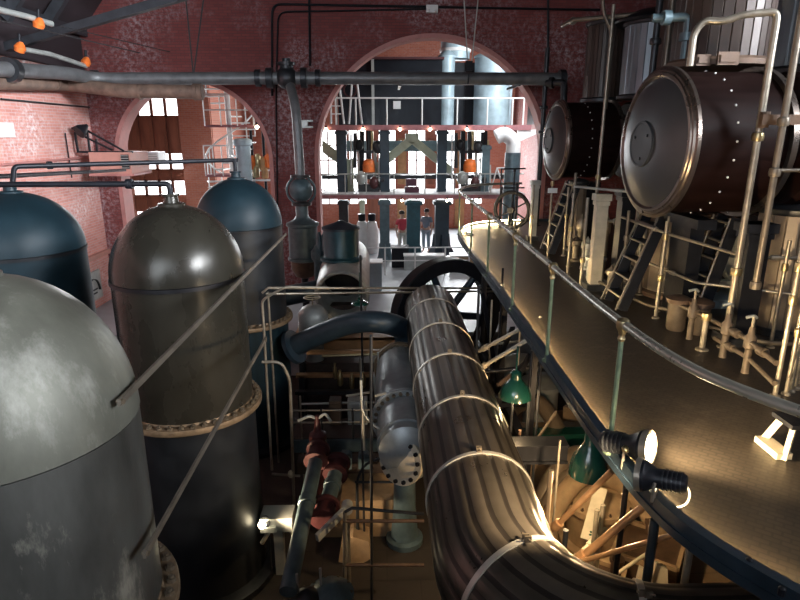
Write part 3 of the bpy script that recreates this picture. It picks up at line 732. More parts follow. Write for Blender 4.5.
# big dark engine bed blocks in the left pit behind the platform
eb_ = thing('engine_bed', 'dark engine bed with cross beams and brass fittings under the blue arched pipe', 'machine', (-.7, 10.6, PIT))
MB().box((-.75, 11.4, -2.75), (2.0, .5, 1.3)).build('bed_wall', 'girder', eb_, False)
for k, (px, py, Y) in enumerate(((330, 352, 10.9), (330, 375, 10.6), (330, 392, 10.3))):
    p = at(px, py, Y); MB().box((p.x+.2, Y, p.z), (1.7, .1, .07)).build('cross_beam', ['tan_panel', 'copper', 'steel_dark'][k], eb_, False)
    MB().box((p.x-.55, Y, (PIT+p.z)/2), (.1, .1, p.z-PIT)).build('leg', 'steel_dark', eb_, False)
    MB().box((p.x+.95, Y, (PIT+p.z)/2), (.1, .1, p.z-PIT)).build('leg', 'steel_dark', eb_, False)
for px, py, Y, r in ((340, 378, 10.55, .06), (352, 381, 10.5, .05), (363, 380, 10.5, .06), (335, 371, 10.5, .04)):
    p = at(px, py, Y); MB().lathe([(r*.6, -.16), (r, -.12), (r, .06), (r*.5, .1), (r*.5, .16), (0, .17)], p, (0, 0, 1), 12).build('oil_cup', 'brass', eb_)
MB().tube([at(378, 424, 9.9), at(374, 372, 9.9), at(382, 364, 9.9), at(398, 358, 9.9)], .025, 8, .1).build('oil_pipe', 'pale', eb_)
one('tan_floor_plate', MB().box((-.6, 12.0, -1.72), (2.6, .9, .06)).box((-.6, 11.58, -1.86), (2.6, .06, .3)), 'tan_panel', 'tan floor plate behind the blue arched pipe, below the railing', 'plate', None, False)

# ================================================================== UNDER THE GALLERY EDGE (right pit)
tr = thing('gallery_truss', 'dark steel truss of beams and pale diagonal struts under the gallery edge', 'truss', (1.75, 8, PIT))
for y in (7.2, 9.2, 11.2):
    MB().box((1.95, y, (PIT-.3)/2), (.09, .09, -.33-PIT)).build('post', 'black', tr, False)
for y0, z0, y1, z1 in ((7.2, -.4, 8.2, -1.7), (8.3, -.4, 9.2, -1.7), (9.2, -1.7, 10.2, -.4), (10.2, -.4, 11.2, -1.7)):
    MB().bar((1.9, y0, z0), (1.75, y1, z1), .07, .03).build('strut', 'black', tr, False)
MB().box((1.9, 9.1, -1.75), (.12, 4.4, .14)).build('bottom_chord', 'black', tr, False)
MB().box((1.55, 6.4, -1.35), (1.3, .16, .20)).box((1.55, 6.4, -1.24), (1.3, .24, .03)).box((1.55, 6.4, -1.46), (1.3, .24, .03)).build('cross_girder', 'black', tr, False)
MB().box((1.6, 8.1, -1.5), (1.1, .12, .16)).build('cross_girder', 'black', tr, False)
def strut(a, b, r, m, label, name='strut_pipe', cat='pipe', joint=None):
    t = thing(name, label, cat, V(a)); MB().tube([a, b], r, 12).build('tube', m, t)
    for k in (joint or ()):
        p = V(a).lerp(V(b), k); MB().lathe([(r, -.05), (r*1.6, -.045), (r*1.6, .045), (r, .05)], p, V(b)-V(a), 14).build('collar', m, t)
    return t
strut(at(541, 318, 7.5), at(479, 351, 8.4), .028, 'cream', 'upper pale diagonal strut pipe under the gallery beside the far lagged main', joint=(.9,))
strut(at(548, 328, 7.2), at(477, 370, 7.9), .028, 'cream', 'lower pale diagonal strut pipe under the gallery beside the far lagged main', joint=(.9,))
for px, y0, y1, Y, m, lb in ((479, 285, 372, 7.8, 'steel_dark', 'thin dark upright rod close to the right side of the lagged main'), (532, 350, 420, 6.9, 'steel_dark', 'dark upright rod left of the second green stanchion foot'),
                          (503, 268, 330, 9.0, 'girder', 'dark upright post below the far gallery edge'), (513, 390, 470, 6.7, 'rust', 'dark upright post beside the upper green shade'), (541, 360, 425, 6.8, 'rust', 'dark upright post between the two green shades')):
    p0, p1 = at(px, y0, Y), at(px, y1, Y)
    one('rod_post', MB().tube([p0, (p0.x, Y, PIT)], .018, 8), 'steel_dark' if m != 'girder' else 'black', lb, 'post')
shade('pendant_lamp', 'upper green enamel lamp shade under the gallery beside the lagged main', at(515, 397, 6.7), .20, .25, .10, light=40, drop=.32)
shade('pendant_lamp', 'larger green enamel lamp shade below the gallery edge near the lit floodlight', at(588, 474, 5.3), .20, .36, .16, light=120, drop=.40)
shade('pendant_lamp', 'green lamp shade with pale underside hanging in front of the open-mouthed cylinder', at(360, 304, 10.9), .17, .07, .05, drop=.5)
# stone kerb steps and foundation blocks under the gallery
ks = thing('stone_steps', 'tan stepped stone kerb slanting down the pit right of the lagged main', 'steps', (1.9, 7.4, PIT))
pa, pb_ = az(532, 462, -2.9), az(590, 418, -2.9)
d = pb_ - pa
for k in range(5):
    c = pa + d * ((k + .5) / 5); hgt = .5 + .14*(k % 2)
    MB().box((c.x, c.y, PIT + hgt/2 + .06*k), (.30, d.length/5*.98, hgt + .12*k), Matrix.Rotation(-atan2(d.x, d.y), 3, 'Z')).build('step', 'stone', ks, False)
one('pit_hole_dark', MB().plate([(0, 0), (1.0, .2), (1.3, 1.5), (.3, 1.5)], az(520, 510, PIT+.04), (1, 0, 0), (0, 1, 0), .04), 'black', 'flat black stand-in for a dark hole in the pit right of the lagged main', 'plate', None, False)  # black sheet painted in for the darkness of an open hole
# pump casing with curved castings
pc = az(590, 500, -2.6)
pm = thing('pump_casing', 'tan cast pump casing with curved suction bends under the gallery', 'pump', (pc.x, pc.y, PIT))
MB().lathe([(.50, PIT), (.50, PIT+.1), (.40, PIT+.14), (.42, -2.75), (.52, -2.7), (.52, -2.62), (.40, -2.55), (.2, -2.42), (0, -2.4)], (pc.x+.15, pc.y+.1, 0), (0, 0, 1), 36).build('chamber', 'stone', pm)
for k, (r, h) in enumerate(((.11, .0), (.13, -.25), (.12, .22))):
    MB().tube([(pc.x-.7, pc.y-.1+h, PIT), (pc.x-.65, pc.y+h, -2.65), (pc.x-.1, pc.y+.35+h, -2.28+.1*k), (pc.x+.55, pc.y+.3+h, -2.4), (pc.x+.9, pc.y-.1+h, -2.9), (pc.x+.95, pc.y-.15+h, PIT)], r, 14, .4).build('suction_bend', ['lag_tan', 'stone', 'lag_tan'][k], pm)
bolts(pm, (pc.x+.15, pc.y+.1, -2.62), (0, 0, 1), .47, 16, .05, .05, m='rust')
rod = thing('gauge_board', 'pale green board with dark markings leaning beside the pump casing', 'board', az(594, 545, PIT+.2))
ga, gb = az(601, 488, -2.0), az(587, 540, -2.45)
MB().bar(ga, gb, .16, .03).build('board', 'cream', rod, False)
mk = MB()
for t_, w_ in ((.42, .05), (.47, .03), (.52, .045), (.85, .05), (.9, .03)):
    c = ga.lerp(gb, t_); mk.bar(c + V((-.0, -.02, .015)), c + V((w_, -.02, .015)), .02, .012)
mk.build('marking', 'green', rod, False)
# copper hand pipes of the stair going under the deck
strut(az(612, 471, -.42), az(552, 530, -1.3), .028, 'copper', 'upper copper diagonal handrail pipe rising to the gallery edge', 'stair_rail', 'handrail', (.9,))
strut(az(668, 486, -.42), az(571, 566, -1.35), .034, 'copper', 'middle thick copper diagonal handrail pipe rising to the gallery edge', 'stair_rail', 'handrail', (.88,))
strut(az(683, 532, -.42), az(566, 566, -1.30), .022, 'copper', 'lowest thin copper rail running almost level below the gallery edge', 'stair_rail', 'handrail')
a = az(552, 530, -1.3); one('stair_rail', MB().tube([a, az(548, 533, -1.45), az(540, 508, -1.5)], .026, 10, .05), 'copper', 'short bent copper rail close to the lagged main elbow', 'handrail')
for px, py, Z, m, lb in ((566, 530, -1.28, 'steel_dark', 'dark post holding the upper copper rail'), (551, 470, -.9, 'lag_tan', 'tan upright rod between the lagged main and the larger green shade'), (628, 470, -.45, 'steel_dark', 'dark upright pipe hanging below the gallery near the second floodlight'),
                         (597, 510, -1.6, 'rod', 'left thin pale rod beside the green board'), (603, 505, -1.6, 'rod', 'right thin pale rod beside the green board'), (690, 548, -.42, 'rod', 'brown upright rod below the gallery kerb at lower right'), (655, 520, -.40, 'navy', 'dark blue upright column below the second floodlight')):
    p = az(px, py, Z); one('rod_post', MB().tube([(p.x, p.y, Z), (p.x, p.y, PIT)], .026 if 'column' not in lb else .035, 10), m, lb, 'post')
# wooden bin-like foundation boxes
for k, (px, py, wd, dp_, a) in enumerate(((600, 575, .5, .55, .55), (636, 540, .42, .8, .6), (668, 545, .35, .8, .6))):
    p = az(px, py, PIT+.55); R = Matrix.Rotation(-a, 3, 'Z')
    t = thing('foundation_box', ['brown foundation box lowest and nearest the lagged main elbow', 'brown foundation box in the middle, crossed by the thin copper rail', 'brown foundation box farthest right under the gallery'][k], 'box', (p.x, p.y, PIT))
    b = MB(); b.box((p.x, p.y, PIT+.25), (wd, dp_, .5), R); b.build('body', 'rust', t, False)
    b = MB()
    for s in (-1, 1):
        b.box(V((p.x, p.y, PIT+.53)) + R @ V((s*wd/2, 0, 0)), (.05, dp_, .06), R); b.box(V((p.x, p.y, PIT+.53)) + R @ V((0, s*dp_/2, 0)), (wd, .05, .06), R)
    b.build('rim', 'stone', t, False)
    MB().lathe([(.07, 0), (.07, .14), (.09, .15), (.09, .2), (.04, .22), (0, .22)], V((p.x, p.y, PIT+.5)) + R @ V((wd*.3, dp_*.4, 0)), (0, 0, 1), 14).build('stud', 'rust', t)
for k, (px, py) in enumerate(((648, 575), (664, 570))):
    p = az(px, py, -2.7); t = thing('bearing_bracket', ['white cast bracket with cross bolt, left of the two', 'white cast bracket with narrow waist, right of the two'][k], 'bracket', (p.x, p.y, PIT))
    MB().plate([(-.09, 0), (.09, 0), (.1, .22), (.05, .34), (.1, .46), (.09, .66), (-.05, .72), (-.1, .5), (-.05, .34), (-.1, .2)], (p.x, p.y, PIT), (.9, -.2, 0), (0, .2, 1), .09).build('casting', 'cream', t, False)
    MB().cyl((p.x-.2, p.y-.12, PIT+.4), (p.x+.2, p.y-.16, PIT+.4), .018).build('bolt', 'bolt', t)
strut(az(566, 566, -2.2), az(606, 528, -2.0), .02, 'cream', 'pale cranked rod beside the lowest foundation box', 'link_rod', 'rod', (.2, .6))
strut(az(600, 585, -2.5), az(652, 550, -2.4), .02, 'cream', 'pale thin rod lying across the foundation boxes', 'link_rod', 'rod')
# machinery seen through the truss
tm = thing('pit_machinery', 'green and tan pump frame with a grey curved casting behind the truss', 'machine', (2.6, 8.8, PIT))
MB().box((2.5, 8.6, -2.4), (1.6, .25, .22)).build('green_beam', 'green', tm, False)
MB().box((2.6, 8.9, -2.95), (1.9, .8, .9)).build('bed', 'stone', tm, False)
MB().tube([(1.9, 8.6, -2.5), (2.0, 8.7, -1.9), (2.5, 8.8, -1.8), (2.9, 8.8, -2.4)], .13, 14, .3).build('bend', 'lag_tan', tm)
MB().tube([(2.0, 10.2, -2.6), (2.1, 10.2, -1.8), (2.7, 10.3, -1.7), (3.1, 10.3, -2.6)], .16, 14, .3).build('bend', 'cast', tm)
MB().lathe([(.3, PIT), (.3, -2.0), (.38, -1.98), (.38, -1.9), (.2, -1.8), (0, -1.78)], (2.8, 9.7, 0), (0, 0, 1), 24).build('chamber', 'cast', tm)

# ================================================================== FLOODLIGHTS ON THE KERB
def floodlight(label, c, d, R, L, lit, bracket_to):
    c = V(c); d = V(d).normalized(); t = thing('floodlight', label, 'lamp', (c.x, c.y, c.z - R - .1))
    MB().lathe([(0, -L*.62), (R*.50, -L*.60), (R*.62, -L*.52), (R*.62, 0), (R*.95, L*.22), (R, L*.24), (R, L*.36), (R*.9, L*.36), (R*.88, L*.30), (0, L*.28)], c, d, 32).build('housing', 'black', t)
    MB().lathe([(0, L*.40), (R*.5, L*.385), (R*.86, L*.35), (R*.86, L*.30), (0, L*.29)][::-1], c, d, 32).build('lens', 'flood' if lit else 'black', t)
    MB().tubeshell([(R*.88, L*.30), (R*1.06, L*.30), (R*1.06, L*.42), (R*.88, L*.42)], c, d, 32).build('bezel', 'rod', t)
    fin = MB()
    for k in range(5): fin.tubeshell([(R*.6, -L*(.12+.09*k)), (R*.68, -L*(.12+.09*k)), (R*.68, -L*(.15+.09*k)), (R*.6, -L*(.15+.09*k))], c, d, 24)
    fin.build('cooling_fins', 'steel_dark', t)
    s = d.cross(V((0, 0, 1))).normalized()
    y = MB().tube([c + s*R*.68, c + s*R*.9 + V((0, 0, -.02)), c + s*R*.9 + V((0, 0, -R*1.15)), c - s*R*.9 + V((0, 0, -R*1.15)), c - s*R*.9 + V((0, 0, -.02)), c - s*R*.68], .011, 8)
    y.build('yoke', 'rod', t)
    MB().tube([c + V((0, 0, -R*1.15)), V(bracket_to)], .022, 10).build('stalk', 'black', t)
    MB().sphere(c + s*R*.7, .03, 10).build('knob', 'brass', t)
    return t
f1 = az(630, 445, .16); f1d = V((.72, -.68, .18))
floodlight('lit floodlight with glowing lens clamped at the gallery kerb', f1, f1d, .125, .36, True, (f1.x-.02, f1.y, .0))
f2 = az(657, 478, .20); f2d = V((-.88, .62, -.12))
floodlight('black floodlight turned towards the lagged main, nearer the viewer on the kerb', f2, f2d, .105, .30, True, (f2.x+.0, f2.y, .0))
one('lamp_cable', MB().tube([f2 + V((.17, 0, -.02)), f2 + V((.22, -.03, -.08)), f2 + V((.20, -.06, -.16)), f2 + V((.12, -.06, -.19)), f2 + V((.05, -.05, -.19))], .007, 6, .05), 'white', 'white looped cable hanging behind the black floodlight', 'cable')
el = V((2.05, 14.1, .12)); t = thing('floor_lamp', 'small round lit lamp on the floor at the far rounded corner of the gallery', 'lamp', (el.x, el.y, 0))
MB().lathe([(.10, 0), (.10, .03), (.05, .05), (.05, .07)], (el.x, el.y, 0), (0, 0, 1), 16).build('base', 'black', t)
MB().sphere((el.x, el.y, .13), .065, 14).build('bulb', 'flood', t)
lamp('floor_lamp_light', 'POINT', (el.x, el.y-.02, .26), 10, (1, .74, .42), shadow_soft_size=.05)
for k, (px, py) in enumerate(((748, 555), (780, 583))):
    p = az(px, py, .06); one('kerb_bolt', MB().lathe([(.02, -.01), (.02, .03), (.01, .04), (0, .04)], (p.x-.03, p.y-.06, .05), (0, 0, 1), 8), 'black', ['small bolt on the kerb, first from the black floodlight', 'small bolt on the kerb at the lower right corner'][k], 'bolt')

# ================================================================== ENGINES ON THE GALLERY (right)
def drum(c, R, rot, label):
    t = thing('steam_cylinder', label, 'cylinder', c); c = V(c)
    d = V((-cos(rot), -sin(rot), 0)); A = lambda: None
    MB().lathe([(0, .155), (.24, .15), (R*.50, .115), (R*.74, .055), (R*.83, .02), (R*.85, .012)][::-1], c, d, 64).build('head', 'head_steel', t)
    MB().lathe([(R*.80, -.06), (R*1.0, -.06), (R*1.0, -.02), (R*.97, -.01), (R*.955, .012), (R*.93, .016), (R*.92, .03), (R*.88, .035), (R*.85, .012), (R*.80, .0)], c, d, 64).build('rim', 'rim_bronze', t)
    h = MB().lathe([(.27, .135), (.27, .165), (.262, .172), (.24, .172), (.235, .165), (0, .168)], c, d, 40).build('hub_plate', 'hub_steel', t)
    q = V((0, 0, 1)).rotation_difference(d)
    for k in range(3):
        a = 2*pi*k/3 + 1.2; p = c + q @ V((.17*cos(a), .17*sin(a), .166))
        MB().lathe([(.02, 0), (.02, .012), (0, .014)], p, d, 10).build('screw', 'black', h)
    MB().lathe([(R*.93, -.06), (R*.935, -1.12)], c, d, 72).build('lagged_barrel', 'mahogany', t)
    MB().lathe([(R*.93, -1.10), (R*1.0, -1.10), (R*1.0, -1.17), (R*.93, -1.17)], c, d, 64).build('end_flange', 'rim_bronze', t)
    MB().lathe([(R*.62, -1.15), (R*.62, -1.5), (R*.9, -1.5), (R*.95, -1.55), (R*.95, -3.4)], c, d, 64).build('rear_barrel', 'mahogany', t)
    MB().lathe([(R*.95, -2.4), (R*.985, -2.4), (R*.985, -2.46), (R*.95, -2.46)], c, d, 64).build('rear_band', 'rim_bronze', t)
    f = None
    for k in range(26):                     # row of pale screws in the lagging
        a = 2*pi*k/26; p = c + q @ V((R*.936*cos(a), R*.936*sin(a), -.50)); n = q @ V((cos(a), sin(a), 0))
        if f is None:
            f = MB().sphere(p, .013, 8).build('lagging_screw', 'white', t); p0 = V(f.location) - p
        else: g = f.copy(); col.objects.link(g); g.parent = t; g.location = p + p0
    return t
D1, D2 = V((3.24, 7.25, 2.26)), V((3.70, 13.1, 2.22))
drum(D1, .875, radians(4), 'near big horizontal steam cylinder with domed polished steel head')
drum(D2, .84, radians(3), 'far horizontal steam cylinder with domed polished head by the back wall')

def lagged_upright(label, x, y, z0, z1, R, m, cap, npl=30, name='lagged_cylinder'):
    t = thing(name, label, 'cylinder', (x, y, z0))
    b = MB(); prof = []
    for k in range(npl):
        a0 = 2*pi*k/npl; a1 = 2*pi*(k+1)/npl
        for a, r in ((a0+.006, R-.014), (a0+.02, R), (a1-.014, R)): prof.append((r*cos(a), r*sin(a)))
    b.prism([(x+p, y+q) for p, q in prof], z0+.08, z1-.08); b.build('lagging', m, t, False)
    MB().lathe([(R+.05, z0), (R+.05, z0+.06), (R+.02, z0+.09), (R-.02, z0+.09)], (x, y, 0), (0, 0, 1), 40).build('base_ring', cap, t)
    MB().lathe([(R-.02, z1-.09), (R+.03, z1-.09), (R+.05, z1-.06), (R+.05, z1-.02), (R+.02, z1), (0, z1+.05)], (x, y, 0), (0, 0, 1), 40).build('cap_ring', cap, t)
    return t
# superstructure: each drum carries uprights
lagged_upright('brown plank-lagged upright cylinder above the near steam cylinder', 4.15, 7.75, 3.16, 6.2, .55, 'lag_brown', 'rust')
lagged_upright('big pale steel-lagged upright cylinder at the top right corner', 6.1, 7.9, 3.10, 7.2, 1.15, 'lag_steel', 'steel_dark', 34)
lagged_upright('brown lagged upright cylinder above the far steam cylinder, against the wall', 5.0, 14.2, 3.06, 4.75, .42, 'lag_brown', 'steel_dark')
t = lagged_upright('steel-lagged upright cylinder with dark dished lid above the far steam cylinder', 5.55, 12.9, 3.06, 4.55, .60, 'lag_steel', 'steel_dark', 28)
MB().lathe([(.80, 4.52), (.82, 4.56), (.76, 4.62), (.4, 4.76), (.1, 4.80), (0, 4.80)], (5.55, 12.9, 0), (0, 0, 1), 40).build('dished_lid', 'black', t)
lagged_upright('dark upright cylinder rising between the two steam cylinders at the top edge', 5.2, 10.2, 0, 6.5, .75, 'lag_brown', 'steel_dark')
for k, (x, y, w_, h_) in enumerate(((3.66, 7.16, .16, .12), (3.90, 7.08, .24, .14))):
    one('name_plate', MB().box((x, y, 3.13+h_/2), (w_, .04, h_)).box((x, y-.025, 3.13+h_/2), (w_*.8, .02, h_*.55)), 'rust', ['small tan plate at the foot of the brown lagged cylinder, left', 'larger tan plate at the foot of the brown lagged cylinder, right'][k], 'plate', None, False)
# lower lagged cylinder, under the near drum
lagged_upright('tan plank-lagged pump cylinder standing under the near steam cylinder', 4.55, 8.75, 0.0, 1.30, .58, 'lag_tan', 'rust', 22)
lagged_upright('tan lagged upright cabinet at the right edge behind the thin rods', 5.0, 7.0, 0.0, 1.55, .42, 'lag_tan', 'steel_dark', 18)
lagged_upright('slim pale lagged column below the far steam cylinder', 4.0, 12.2, 0.0, 1.45, .16, 'lag_tan', 'steel_dark', 10)
pq = at(541, 175, 13.0)
# square posts carrying the drums
def frame_post(label, x, y, z1, w_, m, d_=.2):
    t = thing('frame_post', label, 'post', (x, y, 0))
    MB().box((x, y, z1/2), (w_*.72, d_*.72, z1)).build('shaft', m, t, False)
    MB().box((x, y, .05), (w_*1.25, d_*1.25, .1)).build('foot', 'steel_dark', t, False)
    MB().box((x, y, z1-.05), (w_, d_, .1)).box((x, y, z1-.14), (w_*.85, d_*.85, .06)).build('capital', m, t, False)
    return t
frame_post('black square column right of the tan pump cylinder, under the near steam cylinder', 4.18, 6.5, 1.42, .34, 'black', .3)
frame_post('cream square frame post between the two ladders', 3.30, 8.95, 1.50, .24, 'cream', .2)
frame_post('dark square frame post behind the cream post', 3.75, 9.1, 1.55, .3, 'black', .3)
frame_post('grey square post left of the far ladder near the gallery end', 3.40, 13.4, 1.35, .2, 'pale', .2)
frame_post('black square column under the far steam cylinder', 4.5, 12.95, 1.36, .34, 'black', .3)
for k, (x, y) in enumerate(((3.95, 7.55), (4.9, 7.3))):
    t = thing('saddle', ['left black cradle under the near steam cylinder', 'right black cradle under the near steam cylinder'][k], 'support', (x, y, 0))
    MB().box((x, y, .62), (.18, .5, 1.24)).box((x, y, 1.3), (.24, .9, .12)).build('web', 'black', t, False)
# ladders
def ladder(label, bx, by, top, n, w_=.52):
    B = V((bx, by, 0)); T = V(top); t = thing('ladder', label, 'ladder', B)
    for s in (-1, 1):
        o = V((0, s*w_/2, 0)); MB().bar(B + o, T + o, .035, .13, up=(0, 1, 0) if False else (1, 0, .4)).build('stringer', 'black', t, False)
    d = T - B
    for k in range(n):
        c = B + d * ((k + .7) / n)
        tr_ = MB().box((c.x, c.y, c.z), (.16, w_-.04, .03)).build('tread', 'steel_dark', t, False)
        MB().cyl((c.x-.09, c.y-w_/2+.01, c.z+.005), (c.x-.09, c.y+w_/2-.01, c.z+.005), .016, seg=8).build('nosing', 'rod', tr_)
    for s in (-1, 1):
        o = V((-.10, s*(w_/2+.02), 0)); MB().tube([B + o + V((0, 0, .02)), T + o], .014, 8).build('edge_rod', 'rod', t)
    return t
ladder('near steep black ladder with steel treads below the near steam cylinder', 3.30, 8.05, (3.95, 8.35, 1.45), 6)
ladder('far steep black ladder with steel treads below the far steam cylinder', 3.40, 12.0, (3.95, 12.35, 1.40), 7)

# vertical pipes and railing posts
def vpipe(label, x, y, z0, z1, r, m, fits=(), name='standpipe', top=None):
    t = thing(name, label, 'pipe', (x, y, z0))
    pts = [(x, y, z0), (x, y, z1)] + (top or [])
    MB().tube(pts, r, 12, .08).build('tube', m, t)
    for z in fits: MB().lathe([(r, -.045), (r*1.55, -.04), (r*1.7, -.012), (r*1.7, .012), (r*1.55, .04), (r, .045)], (x, y, z), (0, 0, 1), 14).build('coupling', 'brass' if m == 'rod' else m, t)
    if z0 == 0: MB().lathe([(r*2.2, 0), (r*2.2, .015), (r*1.2, .03)], (x, y, 0), (0, 0, 1), 14).build('floor_flange', m, t)
    return t
vpipe('tall beige standpipe before the near steam cylinder, bent over at the top', 3.92, 6.32, 0, 3.55, .036, 'rod', (.9, 2.35), top=[(3.60, 6.38, 3.53), (3.44, 6.42, 3.47), (3.28, 6.5, 3.50), (3.20, 6.52, 3.38), (3.20, 6.52, 3.06)])
vpipe('darker tall standpipe ending in a brass coupling, just right of the beige one', 4.02, 6.1, .78, 4.2, .034, 'bar', (.8, 2.5, 2.0))
vpipe('thin standpipe at the right edge in front of the lagged cabinet', 3.66, 5.0, 0, 1.9, .022, 'rod', (.95, 1.25))
for k in range(4): vpipe(['thin beige rod at the right edge, leftmost of four', 'thin beige rod at the right edge, second of four', 'thin beige rod at the right edge, third of four', 'thin beige rod at the right edge, rightmost of four'][k], 3.80 + .085*k, 5.05 + .06*k, 0, 1.15 + .03*k, .019, 'rod', (.62,), name='thin_rod')
vpipe('slim standpipe in front of the tan pump cylinder', 3.62, 7.45, 0, 1.30, .022, 'rod', (.55, 1.1))
vpipe('short stub standpipe near the floor left of the drain valves', 3.62, 6.25, 0, .42, .032, 'rod', (.4,))
vpipe('tall dark standpipe at the top between the two steam cylinders', 3.75, 8.7, 1.5, 5.6, .045, 'steel_dark', (2.4, 3.6))
vpipe('tall pale standpipe beside the dark one between the two steam cylinders', 3.9, 8.65, 0, 5.6, .035, 'bar', (2.9,))
vpipe('slim pale pipe rising by the far steam cylinder right side', 3.95, 11.0, 0, 4.5, .03, 'rod', (1.6,))
vpipe('dark standpipe left of the far steam cylinder near the wall', 4.05, 15.6, 0, 4.4, .06, 'steel_dark', (3.0, 2.4))
vpipe('slim rod in front of the far ladder carrying a white tag', 3.22, 11.4, 0, 1.5, .02, 'rod', (1.45,))
one('tag_plate', MB().box((3.22, 11.36, 1.32), (.18, .02, .09)), 'white', 'small white tag plate on the slim rod by the far ladder', 'sign', None, False)
vpipe('slim rod under the far steam cylinder right of the far ladder', 3.6, 11.6, 0, 1.36, .02, 'rod', (.8,))
vpipe('left thin pipe just beside the cream frame post', 3.05, 8.85, 0, 1.45, .024, 'rod', (.5,))
vpipe('left thin dark pipe between the cream post and the near ladder', 3.55, 8.5, 0, 1.3, .022, 'bar', (.9,))
for k, (x, y, h_) in enumerate(((3.0, 15.2, 1.05), (3.25, 14.6, 1.2), (3.35, 15.4, 1.5), (3.1, 13.9, .95))):
    vpipe(['leftmost dark rail post at the gallery end', 'dark rail post beside the spoked wheel at the gallery end', 'tall dark rail post behind the spoked wheel', 'dark rail post nearest the viewer at the gallery end'][k], x, y, 0, h_, .022, 'steel_dark', (h_-.05,), name='rail_post')
one('end_rail', MB().tube([(2.95, 15.2, 1.5), (3.6, 15.3, 1.5)], .02, 8).tube([(2.95, 15.2, 1.02), (3.6, 15.3, 1.02)], .02, 8).tube([(2.97, 15.2, 1.5), (2.97, 15.2, 0.02)], .018, 8), 'steel_dark', 'dark double rail at the far end of the gallery by the spoked wheel', 'railing')
wh = thing('hand_wheel', 'dark spoked wheel standing upright at the far end of the gallery', 'wheel', (3.2, 14.9, 0)); wc = V((3.22, 14.9, .50)); wa = V((-.5, -.87, 0))
MB().tubeshell([(.40, -.04), (.47, -.05), (.49, 0), (.47, .05), (.40, .04)], wc, wa, 40).build('rim', 'black', wh)
MB().cyl(wc - wa*.12, wc + wa*.12, .08).build('hub', 'steel_dark', wh)
ws = wa.cross(V((0, 0, 1)))
for k in range(6): a = pi*k/3; dd = V((0, 0, 1))*cos(a) + ws*sin(a); MB().cyl(wc + dd*.05, wc + dd*.42, .02, seg=8).build('spoke', 'steel_dark', wh)
MB().box((wc.x, wc.y+.1, .22), (.12, .12, .44)).build('stand', 'steel_dark', wh, False)
# horizontal pipes
def hpipe(label, pts, r, m, joints=(), name='pipe_run', fillet=.08):
    t = thing(name, label, 'pipe', V(pts[0])); MB().tube(pts, r, 10, fillet).build('tube', m, t)
    for p, a in joints: MB().lathe([(r, -.05), (r*1.7, -.045), (r*1.7, .045), (r, .05)], p, a, 12).build('coupling', m, t)
    return t
hpipe('beige pipe crossing behind the ladders below the near steam cylinder', [(3.62, 8.9, 1.15), (3.7, 7.5, 1.12), (4.2, 6.6, 1.0), (5.6, 6.5, 1.0)], .02, 'rod', [((3.68, 7.9, 1.13), (0, 1, 0)), ((4.5, 6.58, 1.0), (1, 0, 0))])
hpipe('pale pipe along the floor from the near ladder foot to the pots', [(3.35, 8.9, .14), (3.55, 7.6, .14), (3.95, 7.0, .16), (3.95, 6.95, .38)], .022, 'bar')
hpipe('horizontal pipe at the top linking the posts above the far steam cylinder', [(3.9, 13.9, 4.62), (3.9, 13.2, 4.62), (5.6, 12.2, 4.62)], .045, 'bar', [((3.95, 13.3, 4.62), (0, 1, 0))])
hpipe('valve pipe bracket at the top left of the brown lagged cylinder', [(3.25, 7.7, 3.72), (3.65, 7.6, 3.72), (3.65, 7.6, 3.25)], .05, 'teal_grey', [((3.4, 7.66, 3.72), (1, 0, 0)), ((3.65, 7.6, 3.5), (0, 0, 1))])
hpipe('copper conduit bending down above the far steam cylinder', [(4.3, 12.6, 6.2), (4.3, 12.6, 4.7), (4.55, 12.6, 4.3), (4.55, 12.6, 2.85)], .035, 'bar', fillet=.3)
hpipe('horizontal pale rail above the cream frame post', [(3.05, 9.5, 1.56), (3.5, 8.7, 1.56), (3.8, 8.5, 1.56)], .02, 'pale')
hpipe('dark bracket pipe with open ring at the right edge', [(4.02, 6.1, 2.02), (4.6, 6.1, 2.02)], .02, 'bar')
one('ring', MB().tubeshell([(.075, -.012), (.095, -.012), (.095, .012), (.075, .012)], (4.55, 6.06, 1.91), (.3, -1, 0), 24), 'rod', 'steel ring hanging from the bracket pipe at the right edge', 'ring')
one('clamp_plate', MB().box((4.06, 6.2, 2.52), (.42, .05, .10)).cyl((3.92, 6.26, 2.44), (3.92, 6.26, 2.6), .05, seg=10), 'rust', 'brown clamp plate joining the two tall standpipes', 'clamp', None, False)
# low drain pipework with valves along the floor
dr = [(3.62, 7.0, .34), (3.72, 6.4, .34), (3.74, 5.7, .34), (3.62, 5.0, .34)]
dl = [(3.72, 6.2, .16), (3.74, 5.6, .16), (3.60, 4.95, .16)]
hpipe('upper drain pipe running along the floor behind the handrail', dr, .028, 'drain_iron', [((3.69, 6.6, .34), (0, 1, 0)), ((3.73, 5.85, .34), (0, 1, 0)), ((3.67, 5.3, .34), (0, 1, 0))])
hpipe('lower drain pipe running along the floor behind the handrail', dl, .026, 'drain_iron', [((3.73, 5.9, .16), (0, 1, 0))])
for k, (x, y) in enumerate(((3.66, 6.62), (3.73, 6.02), (3.72, 5.58))):
    t = thing('drain_valve', ['drain valve on the floor pipes, farthest of three', 'drain valve on the floor pipes, middle of three', 'drain valve on the floor pipes, nearest of three'][k], 'valve', (x, y, 0))
    MB().lathe([(.04, 0), (.035, .05), (.035, .26), (.058, .28), (.058, .39), (.035, .42), (.022, .50), (0, .50)], (x-.0, y, 0), (0, 0, 1), 14).build('body', 'drain_iron', t)
    MB().cyl((x, y, .49), (x, y, .60), .014, seg=8).build('stem', 'rod', t)
    MB().tube([(x-.08, y, .60), (x, y, .62), (x+.06, y+.05, .58)], .016, 8, .03).build('handle', 'pale', t)
